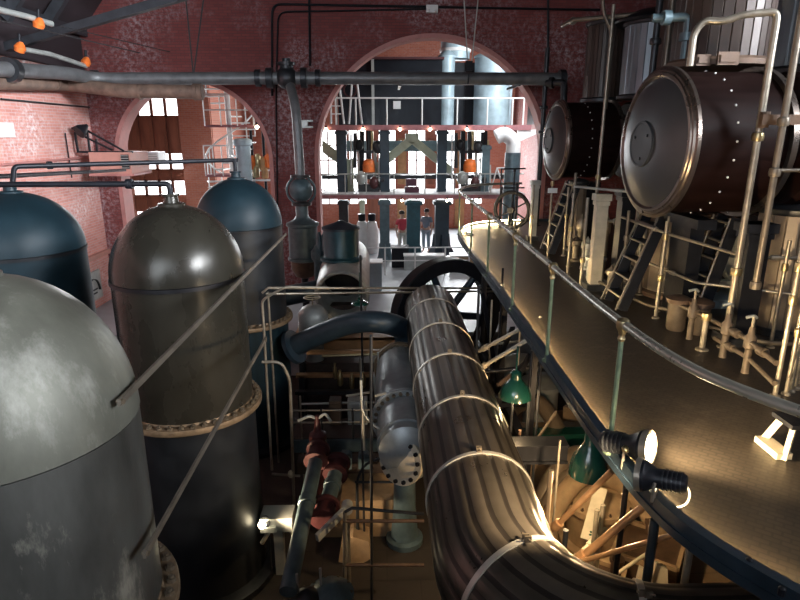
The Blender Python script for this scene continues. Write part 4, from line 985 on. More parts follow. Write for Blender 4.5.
for k, (x, y) in enumerate(((3.66, 6.98), (3.86, 6.82))):
    t = thing('drain_pot', ['left of two lidded cast pots on the floor behind the handrail', 'right of two lidded cast pots on the floor behind the handrail'][k], 'pot', (x, y, 0))
    MB().lathe([(.10, 0), (.115, .04), (.12, .36)], (x, y, 0), (0, 0, 1), 20).build('body', 'drain_iron', t)
    MB().lathe([(.15, .36), (.15, .41), (.11, .43), (.05, .45), (0, .45)], (x, y, 0), (0, 0, 1), 20).build('lid', 'rust', t)
p = (3.50, 9.5); t = thing('drain_pot', 'lidded cast pot on the floor beside the far ladder foot', 'pot', (*p, 0))
MB().lathe([(.12, 0), (.14, .05), (.14, .36)], (*p, 0), (0, 0, 1), 18).build('body', 'pale', t); MB().lathe([(.17, .36), (.17, .41), (.1, .44), (0, .45)], (*p, 0), (0, 0, 1), 18).build('lid', 'pale', t)
# step stool
t = thing('step_stool', 'low black-topped step with beige splayed legs at the right edge of the gallery', 'stool', (3.3, 4.04, 0))
MB().box((3.36, 4.04, .26), (.62, .24, .035)).build('top', 'black', t, False)
for x in (3.10, 3.62):
    for s in (-1, 1): MB().bar((x-.08*(1 if x < 3.3 else -1), 4.04+s*.14, 0.0), (x, 4.04+s*.07, .245), .035, .05).build('leg', 'cream', t, False)
MB().bar((3.02, 3.90, .03), (3.02, 4.18, .03), .12, .05).build('foot', 'cream', t, False)
# pump rods / gear below the drum in the dark
gm = thing('pump_gear', 'dark pump gear with pale beams and curved guard behind the black column', 'machine', (5.3, 8.0, 0))
MB().box((5.2, 8.3, .06), (1.5, .9, .12)).build('lit_floor_patch', 'pale_blue', gm, False)  # pale blue slab stands in for bluish light on the floor
MB().box((5.3, 8.0, .34), (1.3, .10, .08)).build('beam', 'pale', gm, False)
MB().box((5.4, 7.9, 1.20), (1.5, .12, .10)).build('beam', 'pale', gm, False)
MB().box((5.4, 8.5, .7), (.3, .3, 1.2)).build('post', 'black', gm, False)
MB().tubeshell([(.40, -.1), (.55, -.1), (.55, .1), (.40, .1)], (5.3, 8.05, .75), (0, 1, .1), 40).build('guard', 'pale', gm)
MB().bar((4.6, 7.95, .95), (5.9, 7.95, .70), .05, .06).build('link', 'pale', gm, False)
cg = thing('valve_gear', 'cluster of small valve gear on the floor between the cream post and near ladder', 'valve', (3.5, 9.0, 0))
for k, (x, y, z1, r) in enumerate(((3.62, 8.55, .35, .06), (3.48, 8.75, .45, .05), (3.42, 9.2, .55, .06))):
    MB().lathe([(r*1.6, 0), (r*1.6, .04), (r, .06), (r, z1*.6), (r*1.5, z1*.65), (r*1.5, z1*.8), (r*.5, z1*.9), (0, z1)], (x, y, 0), (0, 0, 1), 14).build('valve', ['bar', 'rod', 'pale'][k], cg)
MB().tube([(3.45, 8.9, .3), (3.75, 8.45, .3)], .025, 8).build('link_pipe', 'rod', cg)
cg2 = thing('valve_gear', 'cluster of small valve gear below the far cylinder beside the slim rod', 'valve', (3.75, 11.2, 0))
for k, (x, y, z1, r) in enumerate(((3.68, 11.1, .5, .07), (3.8, 11.25, .9, .06), (3.65, 10.4, .6, .07), (3.85, 10.1, 1.1, .05))):
    MB().lathe([(r*1.6, 0), (r*1.6, .04), (r, .06), (r, z1*.6), (r*1.5, z1*.65), (r*1.5, z1*.8), (r*.5, z1*.9), (0, z1)], (x, y, 0), (0, 0, 1), 14).build('valve', ['bar', 'rod', 'pale', 'rod'][k], cg2)
hpipe('horizontal pipe with couplings right of the cream post below the drum', [(3.55, 9.6, 1.0), (4.6, 9.4, .95)], .03, 'rod', [((3.8, 9.55, .99), (1, -.2, 0))])

# ---------------------------------------------------------------- more of the dense pipework
ladder('dark inclined ladder between the tan pump cylinder and the black column', 4.0, 7.25, (4.42, 7.45, 1.36), 6, .34)
for lb, x, y, z1, r, m, f in (('thin beige rod just right of the near ladder foot', 3.78, 7.75, 1.32, .018, 'rod', (.7,)), ('thin pale rod close behind the near ladder', 3.95, 8.9, 1.5, .02, 'pale', (.6, 1.2)),
        ('second thin pale rod close behind the near ladder', 4.12, 9.1, 1.5, .02, 'rod', (.9,)), ('beige rod left of the cream frame post by the far ladder', 3.2, 10.0, 1.4, .022, 'rod', (.8,)),
        ('slanting-topped beige pipe before the dark post, right of the far ladder', 3.4, 10.6, 1.7, .026, 'bar', (.5, 1.3)), ('pale rod behind the black column under the near steam cylinder', 4.55, 6.9, 1.35, .024, 'pale', (.5,)),
        ('steel rod between the two tall standpipes and the lagged cabinet', 4.45, 6.3, 1.25, .02, 'rod', (.95,)), ('thin rod left of the far ladder near the grey square post', 3.25, 12.9, 1.3, .018, 'rod', (.6,))):
    vpipe(lb, x, y, 0, z1, r, m, f, name='thin_rod')
hpipe('thin pipe low along the floor below the black column', [(3.9, 6.9, .10), (4.3, 6.2, .10), (5.4, 6.0, .10)], .025, 'bar', [((4.1, 6.55, .10), (.4, -.7, 0))])
hpipe('level pipe with coupling at half height before the tan pump cylinder', [(3.72, 8.2, .62), (3.86, 7.0, .60), (4.7, 6.45, .60)], .018, 'rod', [((3.8, 7.5, .61), (.1, -1, 0))])
hpipe('dark pipe rising beside the far steam cylinder towards the steam main end', [(4.0, 15.3, 3.55), (4.35, 15.0, 3.55), (4.35, 14.9, 3.0)], .08, 'steel_dark', [((4.1, 15.2, 3.55), (1, -.7, 0))])
hpipe('pale level pipe above the near ladder head behind the near steam cylinder', [(3.9, 9.6, 1.45), (5.2, 9.3, 1.42)], .035, 'pale', [((4.2, 9.53, 1.445), (1, -.2, 0))])
# rods and small pipes below the gallery
for lb, px, py, Y, r, m in (('pale rod behind the truss struts, left of three', 492, 300, 9.6, .016, 'cream'), ('pale rod behind the truss struts, middle of three', 500, 312, 9.2, .016, 'rod'), ('pale rod behind the truss struts, right of three', 520, 330, 8.8, .016, 'cream'),
        ('thin rod left of the larger green shade', 560, 440, 5.9, .014, 'rod'), ('thin dark rod right of the upper green shade', 530, 395, 6.9, .018, 'steel_dark'), ('brown rod at the left of the stone steps', 520, 430, 6.6, .02, 'rust')):
    p = at(px, py, Y); one('rod_post', MB().tube([p, (p.x, Y, PIT)], r, 8), m, lb, 'post')
for lb, a, b, r, m in (('level pale pipe crossing behind the truss struts', at(486, 345, 9.0), at(530, 340, 9.0), .022, 'cream'), ('level dark pipe below the truss struts', at(484, 372, 8.0), at(545, 366, 8.0), .03, 'steel_dark'),
        ('slanting tan pipe beside the stone steps', at(516, 470, 6.4), at(556, 412, 7.2), .02, 'lag_tan'), ('dark diagonal pipe behind the upper green shade', at(498, 385, 7.4), at(538, 352, 7.9), .03, 'girder')):
    one('cross_pipe', MB().tube([a, b], r, 10), m, lb, 'pipe')
# rods and small pipes in the left pit
for lb, px, y0, Y, r, m in (('slim grey rod left of the cast main flange', 378, 352, 9.4, .014, 'pale'), ('slim rod standing left of the pit platform', 300, 396, 8.9, .016, 'rod'), ('thin beige rod between the two blue-grey pipes', 326, 440, 7.8, .014, 'rod')):
    p = at(px, y0, Y); one('rod_post', MB().tube([p, (p.x, Y, PIT)], r, 8), m, lb, 'post')
for lb, a, b, r, m in (('level brass-coloured pipe under the blue arched pipe', at(322, 356, 10.7), at(384, 354, 10.7), .025, 'brass'), ('level grey pipe behind the pit platform', at(300, 404, 9.9), at(384, 402, 9.9), .022, 'pale'),
        ('short bent pipe in front of the pit cabinets', at(346, 396, 9.2), at(372, 392, 9.2), .02, 'cream')):
    one('cross_pipe', MB().tube([a, b], r, 10), m, lb, 'pipe')

# ================================================================== LEFT WALL AND ROOF
def wall_pt(px, py): return ax(px, py, -7.98)
a, b = at(93, 152, 15.9), at(136, 173, 15.9)
pb = thing('heater_box', 'pink wall unit with dark grille in the corner left of the left arch', 'heater', ((a.x+b.x)/2, 16.2, b.z))
MB().box(((a.x+b.x)/2, 16.25, (a.z+b.z)/2), (b.x-a.x, 1.2, a.z-b.z)).build('casing', 'pinkbox', pb, False)
MB().box((b.x-.13, 15.64, (a.z+b.z)/2+.03), (.19, .03, .36)).build('grille', 'black', pb, False)
gs = MB()
for k in range(6): gs.box((b.x-.13, 15.61, (a.z+b.z)/2-.12+.06*k), (.19, .03, .015))
gs.build('grille_slat', 'pale', pb, False)
MB().box(((a.x+b.x)/2, 16.25, b.z-.03), (b.x-a.x+.1, 1.25, .06)).build('shelf', 'arch_pink', pb, False)
p, q = at(146, 152, 17.9), at(158, 165, 17.9)
vb = thing('vent_box', 'small white louvred unit inside the left arch beside the pink wall unit', 'vent', ((p.x+q.x)/2, 18.1, q.z))
MB().box(((p.x+q.x)/2, 18.3, (p.z+q.z)/2), (q.x-p.x, .6, p.z-q.z)).build('casing', 'white', vb, False)
for k in range(5): MB().box(((p.x+q.x)/2, 17.98, q.z + (p.z-q.z)*(k+.6)/5.5), ((q.x-p.x)*.8, .03, .03)).build('louvre', 'pale', vb, False)
br = thing('stair_bracket', 'black iron bracket frame on top of the pink wall unit', 'bracket', at(100, 150, 15.8))
for (x0, y0), (x1, y1) in (((77, 152), (133, 152)), ((75, 132), (112, 150)), ((86, 130), (124, 151)), ((75, 132), (78, 152)), ((87, 130), (90, 152)), ((96, 139), (97, 152))):
    MB().bar(at(x0, y0, 15.8), at(x1, y1, 15.8), .045, .045).build('bar', 'black', br, False)
wl = wall_pt(64, 129)
wlp = thing('wall_lamp', 'dark conical wall lamp on a short red-tipped arm on the left brick wall', 'lamp', wl)
MB().lathe([(.17, 0), (.15, .1), (.06, .26), (.04, .3), (0, .3)], (wl.x+.35, wl.y, wl.z-.08), (.4, .6, .5), 20).build('shade', 'black', wlp)
MB().tube([(wl.x, wl.y+.4, wl.z+.02), (wl.x+.45, wl.y+.25, wl.z+.02)], .03, 8).build('arm', 'iron_red', wlp)
one('wall_notice', MB().box(tuple(wall_pt(6, 130)), (.03, .55, .30)), 'white', 'small white notice high on the left brick wall at the left edge', 'sign', None, False)
for x0, y0, x1, y1, r, lb in ((64, 133, 69, 178, .015, 'thin cable running down the left wall below the conical lamp'), (100, 92, 101, 140, .03, 'dark pipe running down the corner of the left wall beside the arch pier')):
    one('wall_conduit', MB().tube([wall_pt(x0, y0) + V((.03, 0, 0)), V((wall_pt(x0, y0).x+.03, wall_pt(x0, y0).y, wall_pt(x1, y1).z))], r, 8), 'black', lb, 'conduit')
pA_, pB_ = wall_pt(0, 165), wall_pt(92, 157)
one('wall_conduit', MB().tube([pA_ + V((.03, 0, 0)), pB_ + V((.03, 0, 0))], .03, 8), 'arch_pink', 'pale conduit running level along the left wall behind the black pipes', 'conduit')
pA_, pB_ = wall_pt(0, 99), wall_pt(97, 108)
one('wall_conduit', MB().tube([pA_ + V((.02, 0, 0)), pB_ + V((.02, 0, 0))], .02, 8), 'cable', 'thin cable running level along the upper left wall', 'conduit')
lg = ax(88, 262, -7.98)
one('wall_ledge', MB().box((-7.93, 9.5, wall_pt(90, 258).z), (.12, 14.8, .12)), 'pinkbox', 'painted ledge along the left wall behind the air chambers', 'ledge', None, False)
# arched plaque sign on the wall
sc_ = wall_pt(91, 287)
sg = thing('plaque', 'weathered arched-border sign board low on the left wall behind the nearest tank', 'sign', sc_)
MB().box((sc_.x+.03, sc_.y, sc_.z), (.04, 1.0, .78)).build('board', 'pale', sg, False)
ar = MB(); 
for k in range(14):
    t0 = pi*k/14; t1 = pi*(k+1)/14
    ar.bar((sc_.x+.06, sc_.y-.32*cos(t0), sc_.z-.15+.36*sin(t0)), (sc_.x+.06, sc_.y-.32*cos(t1), sc_.z-.15+.36*sin(t1)), .012, .10, (1, 0, 0))
ar.build('arch_motif', 'steel_dark', sg, False)
tx = MB()
for k, w_ in enumerate((.5, .4)): tx.box((sc_.x+.055, sc_.y, sc_.z-.1-.1*k), (.012, w_, .04))
tx.build('lettering', 'black', sg, False)
# roof timbers, conduit and lamps
rs = lambda x: 4.75 + (x + 8.02) * (4.25/3.52)          # slope underside height
for k, (y, lb) in enumerate(((13.6, 'dark roof rafter nearest the viewer under the sloping roof'), (15.0, 'dark roof rafter nearest the back wall under the sloping roof'))):
    one('rafter', MB().bar((-7.85, y, rs(-8.0)-.1), (-4.6, y, rs(-4.75)-.1), .16, .22), 'roof_steel', lb, 'beam', None, False)
one('roof_tie', MB().bar((-8.0, 13.6, 4.10), at(210, -12, 12.5), .14, .16), 'roof_steel', 'dark slanting roof tie crossing the top left corner', 'beam', None, False)
one('purlin', MB().bar((-7.78, 8.0, rs(-7.78)-.16), (-7.78, 16.95, rs(-7.78)-.16), .1, .18), 'roof_steel', 'dark timber purlin along the foot of the sloping roof', 'beam', None, False)
one('roof_conduit', MB().tube([at(-8, 8, 11.5), at(25, 16, 12.4), at(52, 24, 13.0)], .055, 10), 'pale', 'pale conduit pipe in the top left corner under the roof', 'conduit')
one('roof_conduit', MB().tube([at(16, 48, 12.8), at(50, 54, 13.9), at(86, 66, 15.2)], .05, 10), 'pale', 'pale conduit pipe just above the steam main at the left', 'conduit')
one('wire', MB().tube([at(-5, 19, 10), at(140, 53, 15.9)], .012, 6), 'cable', 'upper thin wire slanting across the top left corner', 'cable')
one('wire', MB().tube([at(60, 26, 12.5), at(170, 52, 16.2)], .010, 6), 'cable', 'lower thin wire slanting towards the back wall near the roof', 'cable')
for k, (px, py, Y) in enumerate(((39, 24, 12.6), (20, 48, 12.8), (86, 62, 15.2))):
    p = at(px, py, Y); t = thing('roof_light', ['orange glass fitting nearest the roof in the top left corner', 'orange glass fitting just above the steam main at the left edge', 'small orange glass fitting near the foot of the sloping roof'][k], 'lamp', p)
    MB().lathe([(.03, -.10), (.09, -.08), (.11, .0), (.07, .08), (.03, .12), (0, .12)], p, (.4, 0, 1), 16).build('globe', 'orange', t)
    MB().cyl(p + V((0, 0, .08)), p + V((.03, 0, .26)), .03).build('holder', 'black', t)
# cables and conduits on the back wall
for k, (x0, x1, y1, lb) in enumerate(((184, 193, 72, 'left one of two slack cables meeting on the steam main above the left arch'), (206, 194, 72, 'right one of two slack cables meeting on the steam main above the left arch'))):
    one('hanging_cable', MB().tube([at(x0, -20, 15.0), at(x1, y1, 15.35)], .018, 6), 'cable', lb, 'cable')
ch = thing('chain_hoist', 'thin double chain hanging over the steam main in front of the big arch', 'chain', at(470, 75, 15.1))
for x0, x1 in ((463, 468), (480, 471)): MB().tube([at(x0, -20, 15.1), at(x1, 70, 15.1)], .015, 6).build('chain', 'pale', ch)
p = at(469, 66, 15.1); MB().box(p, (.16, .1, .22)).build('block', 'black', ch, False)
MB().tube([at(469, 74, 15.1), at(468, 84, 15.1)], .02, 6).build('hook', 'steel_dark', ch)
for k, (pts, r, lb) in enumerate(((((272, 96), (272, 4), (600, 10)), .03, 'dark conduit framing the upper back wall left of the big arch'), (((310, 66), (309, -15)), .03, 'dark vertical conduit on the wall above the pipe tee'),
        (((278, 250), (276, 96), (278, 12), (430, 9)), .022, 'thin inner conduit on the arch pier running up and along the wall top'), (((548, 66), (548, -15)), .03, 'dark vertical conduit on the wall right of the big arch'))):
    one('wall_conduit', MB().tube([at(x, y, 16.93) for x, y in pts], r, 8, .25), 'black', lb, 'conduit')
p = at(432, 9, 16.86); t = thing('emergency_light', 'small white emergency light box high on the back wall above the big arch', 'lamp', p)
MB().box(p, (.30, .14, .18)).build('case', 'white', t, False)
for s in (-1, 1): MB().sphere(p + V((s*.09, -.09, -.06)), .04, 10).build('lamp_head', 'white', t)
p = at(305, 124, 16.86); one('switch_box', MB().box(p, (.16, .14, .20)).box(p + V((.14, 0, .08)), (.14, .08, .05)).box(p + V((.14, 0, -.08)), (.14, .08, .05)), 'pale', 'small grey switch box on the pier beside the drop pipe', 'box', None, False)

# ================================================================== REAR ENGINE ROOM
RY = 22.0
def rp_(px, py, Y=RY): return at(px, py, Y)
x0, x1 = rp_(322, 195).x, rp_(523, 195).x
us = thing('upper_gallery', 'upper gallery floor slab with pink edge seen through the big arch', 'gallery', (1.4, RY, 2.45))
MB().box(((x0+x1)/2, 23.6, 2.56), (x1-x0+.3, 3.2, .14)).build('slab', 'slab_top', us, False)
MB().box(((x0+x1)/2, RY-.02, 2.55), (x1-x0+.3, .08, .18)).build('edge', 'slab_edge', us, False)
MB().plate([(0, 0), (1.0, .0), (.0, -.45)], (x1-.3, RY, 2.48), (1, 0, 0), (0, 0, 1), -.2).build('bracket', 'white', us, False)
for px in (336, 356, 387, 422, 457, 487, 512, 523): p = rp_(px, 125); MB().cyl((p.x, RY+.05, 2.63), (p.x, RY+.05, rp_(px, 98).z), .028, seg=8).build('rail_post', 'white', us)
zr = rp_(400, 98).z
MB().cyl((x0, RY+.05, zr), (x1+.2, RY+.05, zr), .03, seg=8).build('top_rail', 'white', us)
ms = thing('middle_gallery', 'middle gallery floor slab with thin rail seen through the big arch', 'gallery', (1.4, RY, -.1))
z0 = rp_(400, 195).z
MB().box(((x0+x1)/2, 22.9, z0), (x1-x0+.1, 2.0, .10)).build('slab', 'slab_top', ms, False)
MB().box(((x0+x1)/2, RY-.12, z0-.06), (x1-x0+.1, .06, .14)).build('edge', 'slab_edge', ms, False)
zr = rp_(400, 174).z
MB().cyl((x0, RY, zr), (x1, RY, zr), .025, seg=8).build('top_rail', 'pale', ms)
for px in (345, 366, 394, 425, 455, 485, 510): p = rp_(px, 174); MB().cyl((p.x, RY, z0), (p.x, RY, zr), .02, seg=8).build('rail_post', 'pale', ms)
for k, (px, y0, y1, w_) in enumerate(((411, 179, 186, 10), (412, 187, 195, 14))):
    a, b = rp_(px-w_/2, y0, 22.4), rp_(px+w_/2, y1, 22.4)
    one('crate', MB().box(((a.x+b.x)/2, 22.5, (a.z+b.z)/2), (b.x-a.x, .3, a.z-b.z)).box(((a.x+b.x)/2, 22.34, (a.z+b.z)/2), ((b.x-a.x)*.85, .03, (a.z-b.z)*.8)), 'purple', ['upper dark purple box on the middle gallery', 'lower wider dark purple box on the middle gallery'][k], 'box', None, False)
# columns
def column(px, y0, y1, Y, w_, m, label, foot=True):
    a, b = at(px, y0, Y), at(px, y1, Y); t = thing('column', label, 'column', (b.x, Y, b.z)); zt, zb = a.z, b.z
    MB().box((b.x, Y, (zt+zb)/2), (w_, w_, zt-zb)).build('shaft', m, t, False)
    MB().box((b.x, Y, zt-.1), (w_*1.3, w_*1.3, .12)).build('capital', m, t, False)
    if foot: MB().lathe([(w_*1.0, 0), (w_*.95, .1), (w_*.7, .35), (w_*.6, .8)], (b.x, Y, zb), (0, 0, 1), 4).build('foot', m, t, False)
    return t
column(343, 130, 194, 22.8, .36, 'navy', 'dark teal column on the middle gallery, leftmost through the big arch', False)
column(385, 130, 194, 22.8, .34, 'navy', 'dark teal column on the middle gallery, second from left', False)
column(441, 130, 194, 22.8, .36, 'navy', 'dark teal column on the middle gallery, third from left', False)
column(484, 145, 194, 22.8, .30, 'teal_grey', 'grey teal column on the middle gallery, rightmost', False)
column(345, 200, 262, 22.3, .34, 'steel_dark', 'dark column below the middle gallery, leftmost')
column(385, 200, 264, 22.0, .36, 'teal_grey', 'grey-green column with flared foot below the middle gallery')
column(413, 200, 266, 22.2, .50, 'teal', 'broad blue-green column below the middle gallery in the centre')
column(441, 200, 254, 22.6, .52, 'navy', 'dark navy column below the middle gallery, rightmost')
column(363, 200, 255, 24.5, .20, 'aframe', 'pale green thin column behind the leftmost ones', False)
# high casing and pale tanks on the upper gallery
hc = thing('boiler_casing', 'huge dark riveted casing on the upper gallery behind the steam main', 'machine', (.4, 23.5, 2.63))
a, b = rp_(337, 52, 23.2), rp_(441, 125, 23.2)
MB().box(((a.x+b.x)/2, 23.6, (4.95+2.63)/2), (b.x-a.x, .9, 4.95-2.63)).build('panel', 'dark_casing', hc, False)
MB().box(((a.x+b.x)/2, 23.5, 4.98), (b.x-a.x+.1, 1.1, .08)).build('top_beam', 'iron_red', hc, False)
for px in (373, 336): p = rp_(px, 100, 23.05); MB().box((p.x, 23.08, 3.8), (.10, .1, 2.3)).build('strip', 'pale', hc, False)
p = rp_(397, 105, 23.1); MB().box((p.x, 23.1, p.z), (.28, .03, .28)).build('notice', 'white', hc, False)
pt = [(447, .30, 'pale_blue', 'narrow pale upright tank beside the big dark casing'), (493, 0.68, 'pale_blue', 'broad pale blue upright tank right of the casing')]
for px, R, m, lb in pt:
    p = rp_(px, 100, 23.3); t = thing('upright_tank', lb, 'tank', (p.x, 23.6, 2.63))
    MB().lathe([(R, 2.63), (R, 5.05)], (p.x, 23.6, 0), (0, 0, 1), 36).build('shell', m, t)
    MB().lathe([(R+.04, 5.05), (R+.04, 5.12), (R*.5, 5.3), (0, 5.32)], (p.x, 23.6, 0), (0, 0, 1), 36).build('lid', m, t)
p = rp_(468, 90, 23.8); one('shaded_gap', MB().box((p.x-.05, 24.2, 3.8), (1.5, .2, 2.3)).box((p.x-.05, 24.08, 3.8), (.08, .06, 2.3)), 'dark_casing', 'dark sheet standing in for the shaded gap between the two pale upright tanks', 'panel', None, False)  # dark sheet put where only shade fills the gap
p = rp_(501, 90, 24.2); one('pale_partition', MB().box((p.x-.05, 24.6, 3.9), (1.1, .2, 2.5)).box((p.x-.05, 24.48, 3.9), (.05, .05, 2.5)), 'pale_blue', 'pale blue partition panel at the right of the upper gallery', 'panel', None, False)
p = rp_(466, 45, 23.6); t = thing('duct', 'blue round duct at the very top inside the big arch', 'duct', (p.x-.4, 23.9, 5.1))
MB().lathe([(.55, 5.05), (.55, 5.9)], (p.x-.35, 24.0, 0), (0, 0, 1), 28).build('duct_body', 'pale_blue', t)
MB().lathe([(.58, 5.3), (.6, 5.36), (.58, 5.42)], (p.x-.35, 24.0, 0), (0, 0, 1), 28).build('band', 'white', t)
lt = thing('rear_ladder', 'white ladder-like lattice and rods left of the dark casing on the upper gallery', 'ladder', rp_(333, 125, 22.6))
for x_0, x_1 in ((331, 331), (339, 344), (352, 349), (357, 362)): MB().cyl(at(x_1, 124, 22.6), at(x_0, 82, 22.6), .04, seg=8).build('upright', 'white', lt)
for y in (90, 98, 106, 114): MB().cyl(at(331, y, 22.6), at(341, y, 22.6), .025, seg=8).build('rung', 'white', lt)
vw_ = at(350, 90, 22.6); MB().tubeshell([(.20, -.03), (.25, -.03), (.25, .03), (.20, .03)], vw_, (0, 1, 0), 24).build('valve_wheel', 'iron_red', lt)
# pale A frame
af = thing('a_frame', 'pale green A-shaped frame between the columns above the middle gallery', 'frame', rp_(412, 180, 23.0))
apx = at(412, 139, 23.2)
for x, y in ((372, 172), (452, 172)):
    MB().bar(apx, at(x, y, 23.2), .30, .32, (0, 1, 0)).build('leg', 'aframe', af, False)
MB().box(apx + V((0, 0, .05)), (.5, .34, .3)).build('apex', 'aframe', af, False)
lf = at(322, 140, 22.9); one('gusset_frame', MB().plate([(0, 0), (1.0, -.75), (1.15, -.65), (1.15, -2.0), (.9, -2.0), (.9, -1.1), (0, -.45)], lf, (1, 0, 0), (0, 0, 1), -.2), 'aframe', 'pale green gusset frame at the left side of the big arch', 'frame', None, False)
xb = thing('cross_beam', 'teal cross beam high behind the A-shaped frame', 'beam', rp_(410, 145, 25))
a, b = at(345, 146, 25), at(486, 146, 25); MB().box(((a.x+b.x)/2, 25, a.z), (b.x-a.x, .3, .42)).build('beam', 'teal_grey', xb, False)
a, b = at(322, 177, 24), at(515, 177, 24); one('cross_beam', MB().box(((a.x+b.x)/2, 24, a.z), (b.x-a.x, .2, .16)), 'steel_dark', 'thin dark cross beam low behind the middle gallery rail', 'beam', None, False)
# hanging mechanism with orange casings
for k, (px, m) in enumerate(((369, 'orange'), (470, 'orange'))):
    t = thing('valve_mechanism', ['engine valve mechanism with round orange cap, left of the A-shaped frame', 'engine valve mechanism with orange cylinder, right of the A-shaped frame'][k], 'machine', rp_(px, 195, 22.9))
    p = at(px, 165, 22.9)
    MB().lathe([(.10, .22), (.20, .16), (.24, 0), (.24, -.25), (.14, -.28)][::-1], p, (0, 0, 1), 20).build('orange_cap', m, t)
    for j, (dx_, y0, y1, w_) in enumerate(((-14, 133, 168, .07), (-7, 131, 192, .09), (0, 131, 160, .10), (6, 150, 193, .06), (13, 132, 190, .09), (18, 140, 175, .05), (-18, 134, 185, .035), (-10, 150, 190, .03), (-3, 168, 194, .05), (3, 131, 150, .05), (10, 158, 194, .035), (16, 131, 158, .06), (20, 165, 194, .04))):
        MB().cyl(at(px+dx_, y0, 22.9+.1*(j % 3)), at(px+dx_, y1, 22.9+.1*(j % 3)), w_, seg=10).build('rod', ['steel_dark', 'black', 'steel_dark', 'pale', 'black', 'brass', 'white', 'white', 'pale', 'brass', 'white', 'black', 'pale'][j], t)
    for j, (dx_, y, R) in enumerate(((-10, 145, .16), (8, 147, .18), (-8, 178, .2), (5, 183, .18), (14, 180, .14))):
        MB().sphere(at(px+dx_, y, 22.75), R, 12, 1.3).build('fitting', ['black', 'steel_dark', 'pale', 'iron_red', 'steel_dark'][j], t)
    MB().box(at(px, 152, 23.0), (.8, .12, .10)).build('cross_head', 'steel_dark', t, False)
    MB().box(at(px, 188, 22.9), (.8, .4, .3)).build('bed', 'steel_dark', t, False)
# bulbs under the upper gallery
for k, px in enumerate((326, 363, 400, 430, 467, 505)):
    p = rp_(px, 129.5, 21.85); t = thing('pendant_bulb', ['first', 'second', 'third', 'fourth', 'fifth', 'sixth'][k] + ' from the left of the warm bare bulbs below the upper gallery edge', 'lamp', p, 'bare bulbs below the upper gallery')
    MB().sphere(p, .055, 10).build('bulb', 'flood', t); MB().cyl(p + V((0, 0, .04)), p + V((0, 0, .14)), .03, seg=8).build('socket', 'black', t)
for k, px in enumerate((402, 447, 479)):
    p = rp_(px, 200.5, 21.85); t = thing('pendant_bulb', ['left', 'middle', 'right'][k] + ' one of the warm bare bulbs below the middle gallery edge', 'lamp', p, 'bare bulbs below the middle gallery')
    MB().sphere(p, .05, 10).build('bulb', 'flood', t); MB().cyl(p + V((0, 0, .04)), p + V((0, 0, .12)), .03, seg=8).build('socket', 'black', t)
# white elbow duct and teal stack on the right
e0 = at(513, 152, 21.0)
t = thing('duct_stack', 'vertical teal stack topped by a white elbow at the right inside the big arch', 'duct', (e0.x, 21.0, REAR))
MB().lathe([(.27, REAR), (.27, e0.z-.02)], (e0.x, 21, 0), (0, 0, 1), 24).build('stack', 'teal_grey', t)
MB().tube([(e0.x, 21, e0.z-.05), (e0.x, 21, e0.z+.40), (e0.x-.35, 21, e0.z+.62), (e0.x-.6, 21, e0.z+.5)], .25, 18, .25).build('elbow', 'white', t)
wr = thing('white_rail', 'white zigzag railing at the right end of the middle gallery', 'railing', rp_(500, 194))
MB().tube([rp_(490, 193), rp_(497, 168), rp_(514, 168)], .03, 8).tube([rp_(497, 168), rp_(505, 192), rp_(514, 178)], .03, 8).build('rail', 'white', wr)
lv2 = at(530, 122, 24); one('louvre_panel', MB().box((6.26, 24.6, 3.2), (.05, 4.2, 1.0)).box((6.23, 24.6, 3.05), (.04, 4, .06)).box((6.23, 24.6, 3.3), (.04, 4, .06)), 'black', 'dark louvred panel on the brick side wall at the right of the big arch', 'vent', None, False)
p = at(534, 192, 20); one('alarm_bell', MB().lathe([(0, 0), (.1, 0), (.1, .05), (.06, .1), (0, .1)], (6.30, p.y+2, p.z), (-1, 0, 0), 16), 'iron_red', 'red round alarm bell on the brick side wall', 'bell')
# benches, rails and low engine parts on the rear floor
for k, (px, py, Y, s, m, lb) in enumerate(((357, 262, 17.6, (1.5, .5, .9), 'pale_blue', 'pale blue-white cabinet on the rear floor left of the flared column'), (400, 250, 21.0, (.6, .5, .7), 'black', 'black box stand below the person in red'), (424, 258, 20.5, (1.4, .4, .5), 'pale', 'pale low bench on the rear floor below the navy column'), (462, 258, 20.5, (.8, .5, .5), 'stone', 'tan low box on the rear floor beside the navy column'))):
    b = at(px, py, Y); t = thing('floor_unit', lb, 'cabinet', (b.x, Y, REAR))
    MB().box((b.x, Y, REAR + s[2]/2), s).build('body', m, t, False); MB().box((b.x, Y, REAR + s[2] + .02), (s[0]+.06, s[1]+.06, .04)).build('top', 'white' if m != 'black' else 'black', t, False)
for k, px in enumerate((362, 372)):
    p = at(px, 232, 23.5); t = thing('lathe_pump', ['left of two pale machines with dark round tops behind the grey-green column', 'right of two pale machines with dark round tops behind the grey-green column'][k], 'machine', (p.x, 23.5, REAR))
    MB().lathe([(.26, REAR), (.26, p.z+.1), (.18, p.z+.4), (.1, p.z+.45)], (p.x, 23.5, 0), (0, 0, 1), 20).build('body', 'white', t)
    MB().lathe([(.13, p.z+.45), (.15, p.z+.5), (.15, p.z+.72), (.0, p.z+.76)], (p.x, 23.5, 0), (0, 0, 1), 16).build('top', 'black', t)
rr = thing('rear_rail', 'thin white floor railing in the rear room behind the columns', 'railing', at(400, 262, 19.6))
for zz in (.95, .5): MB().cyl((at(355, 262, 19.6).x, 19.6, REAR+zz), (at(470, 262, 19.6).x, 19.6, REAR+zz), .022, seg=8).build('rail', 'white', rr)
for px in (356, 385, 415, 445, 469): x = at(px, 262, 19.6).x; MB().cyl((x, 19.6, REAR), (x, 19.6, REAR+.97), .025, seg=8).build('post', 'white', rr)
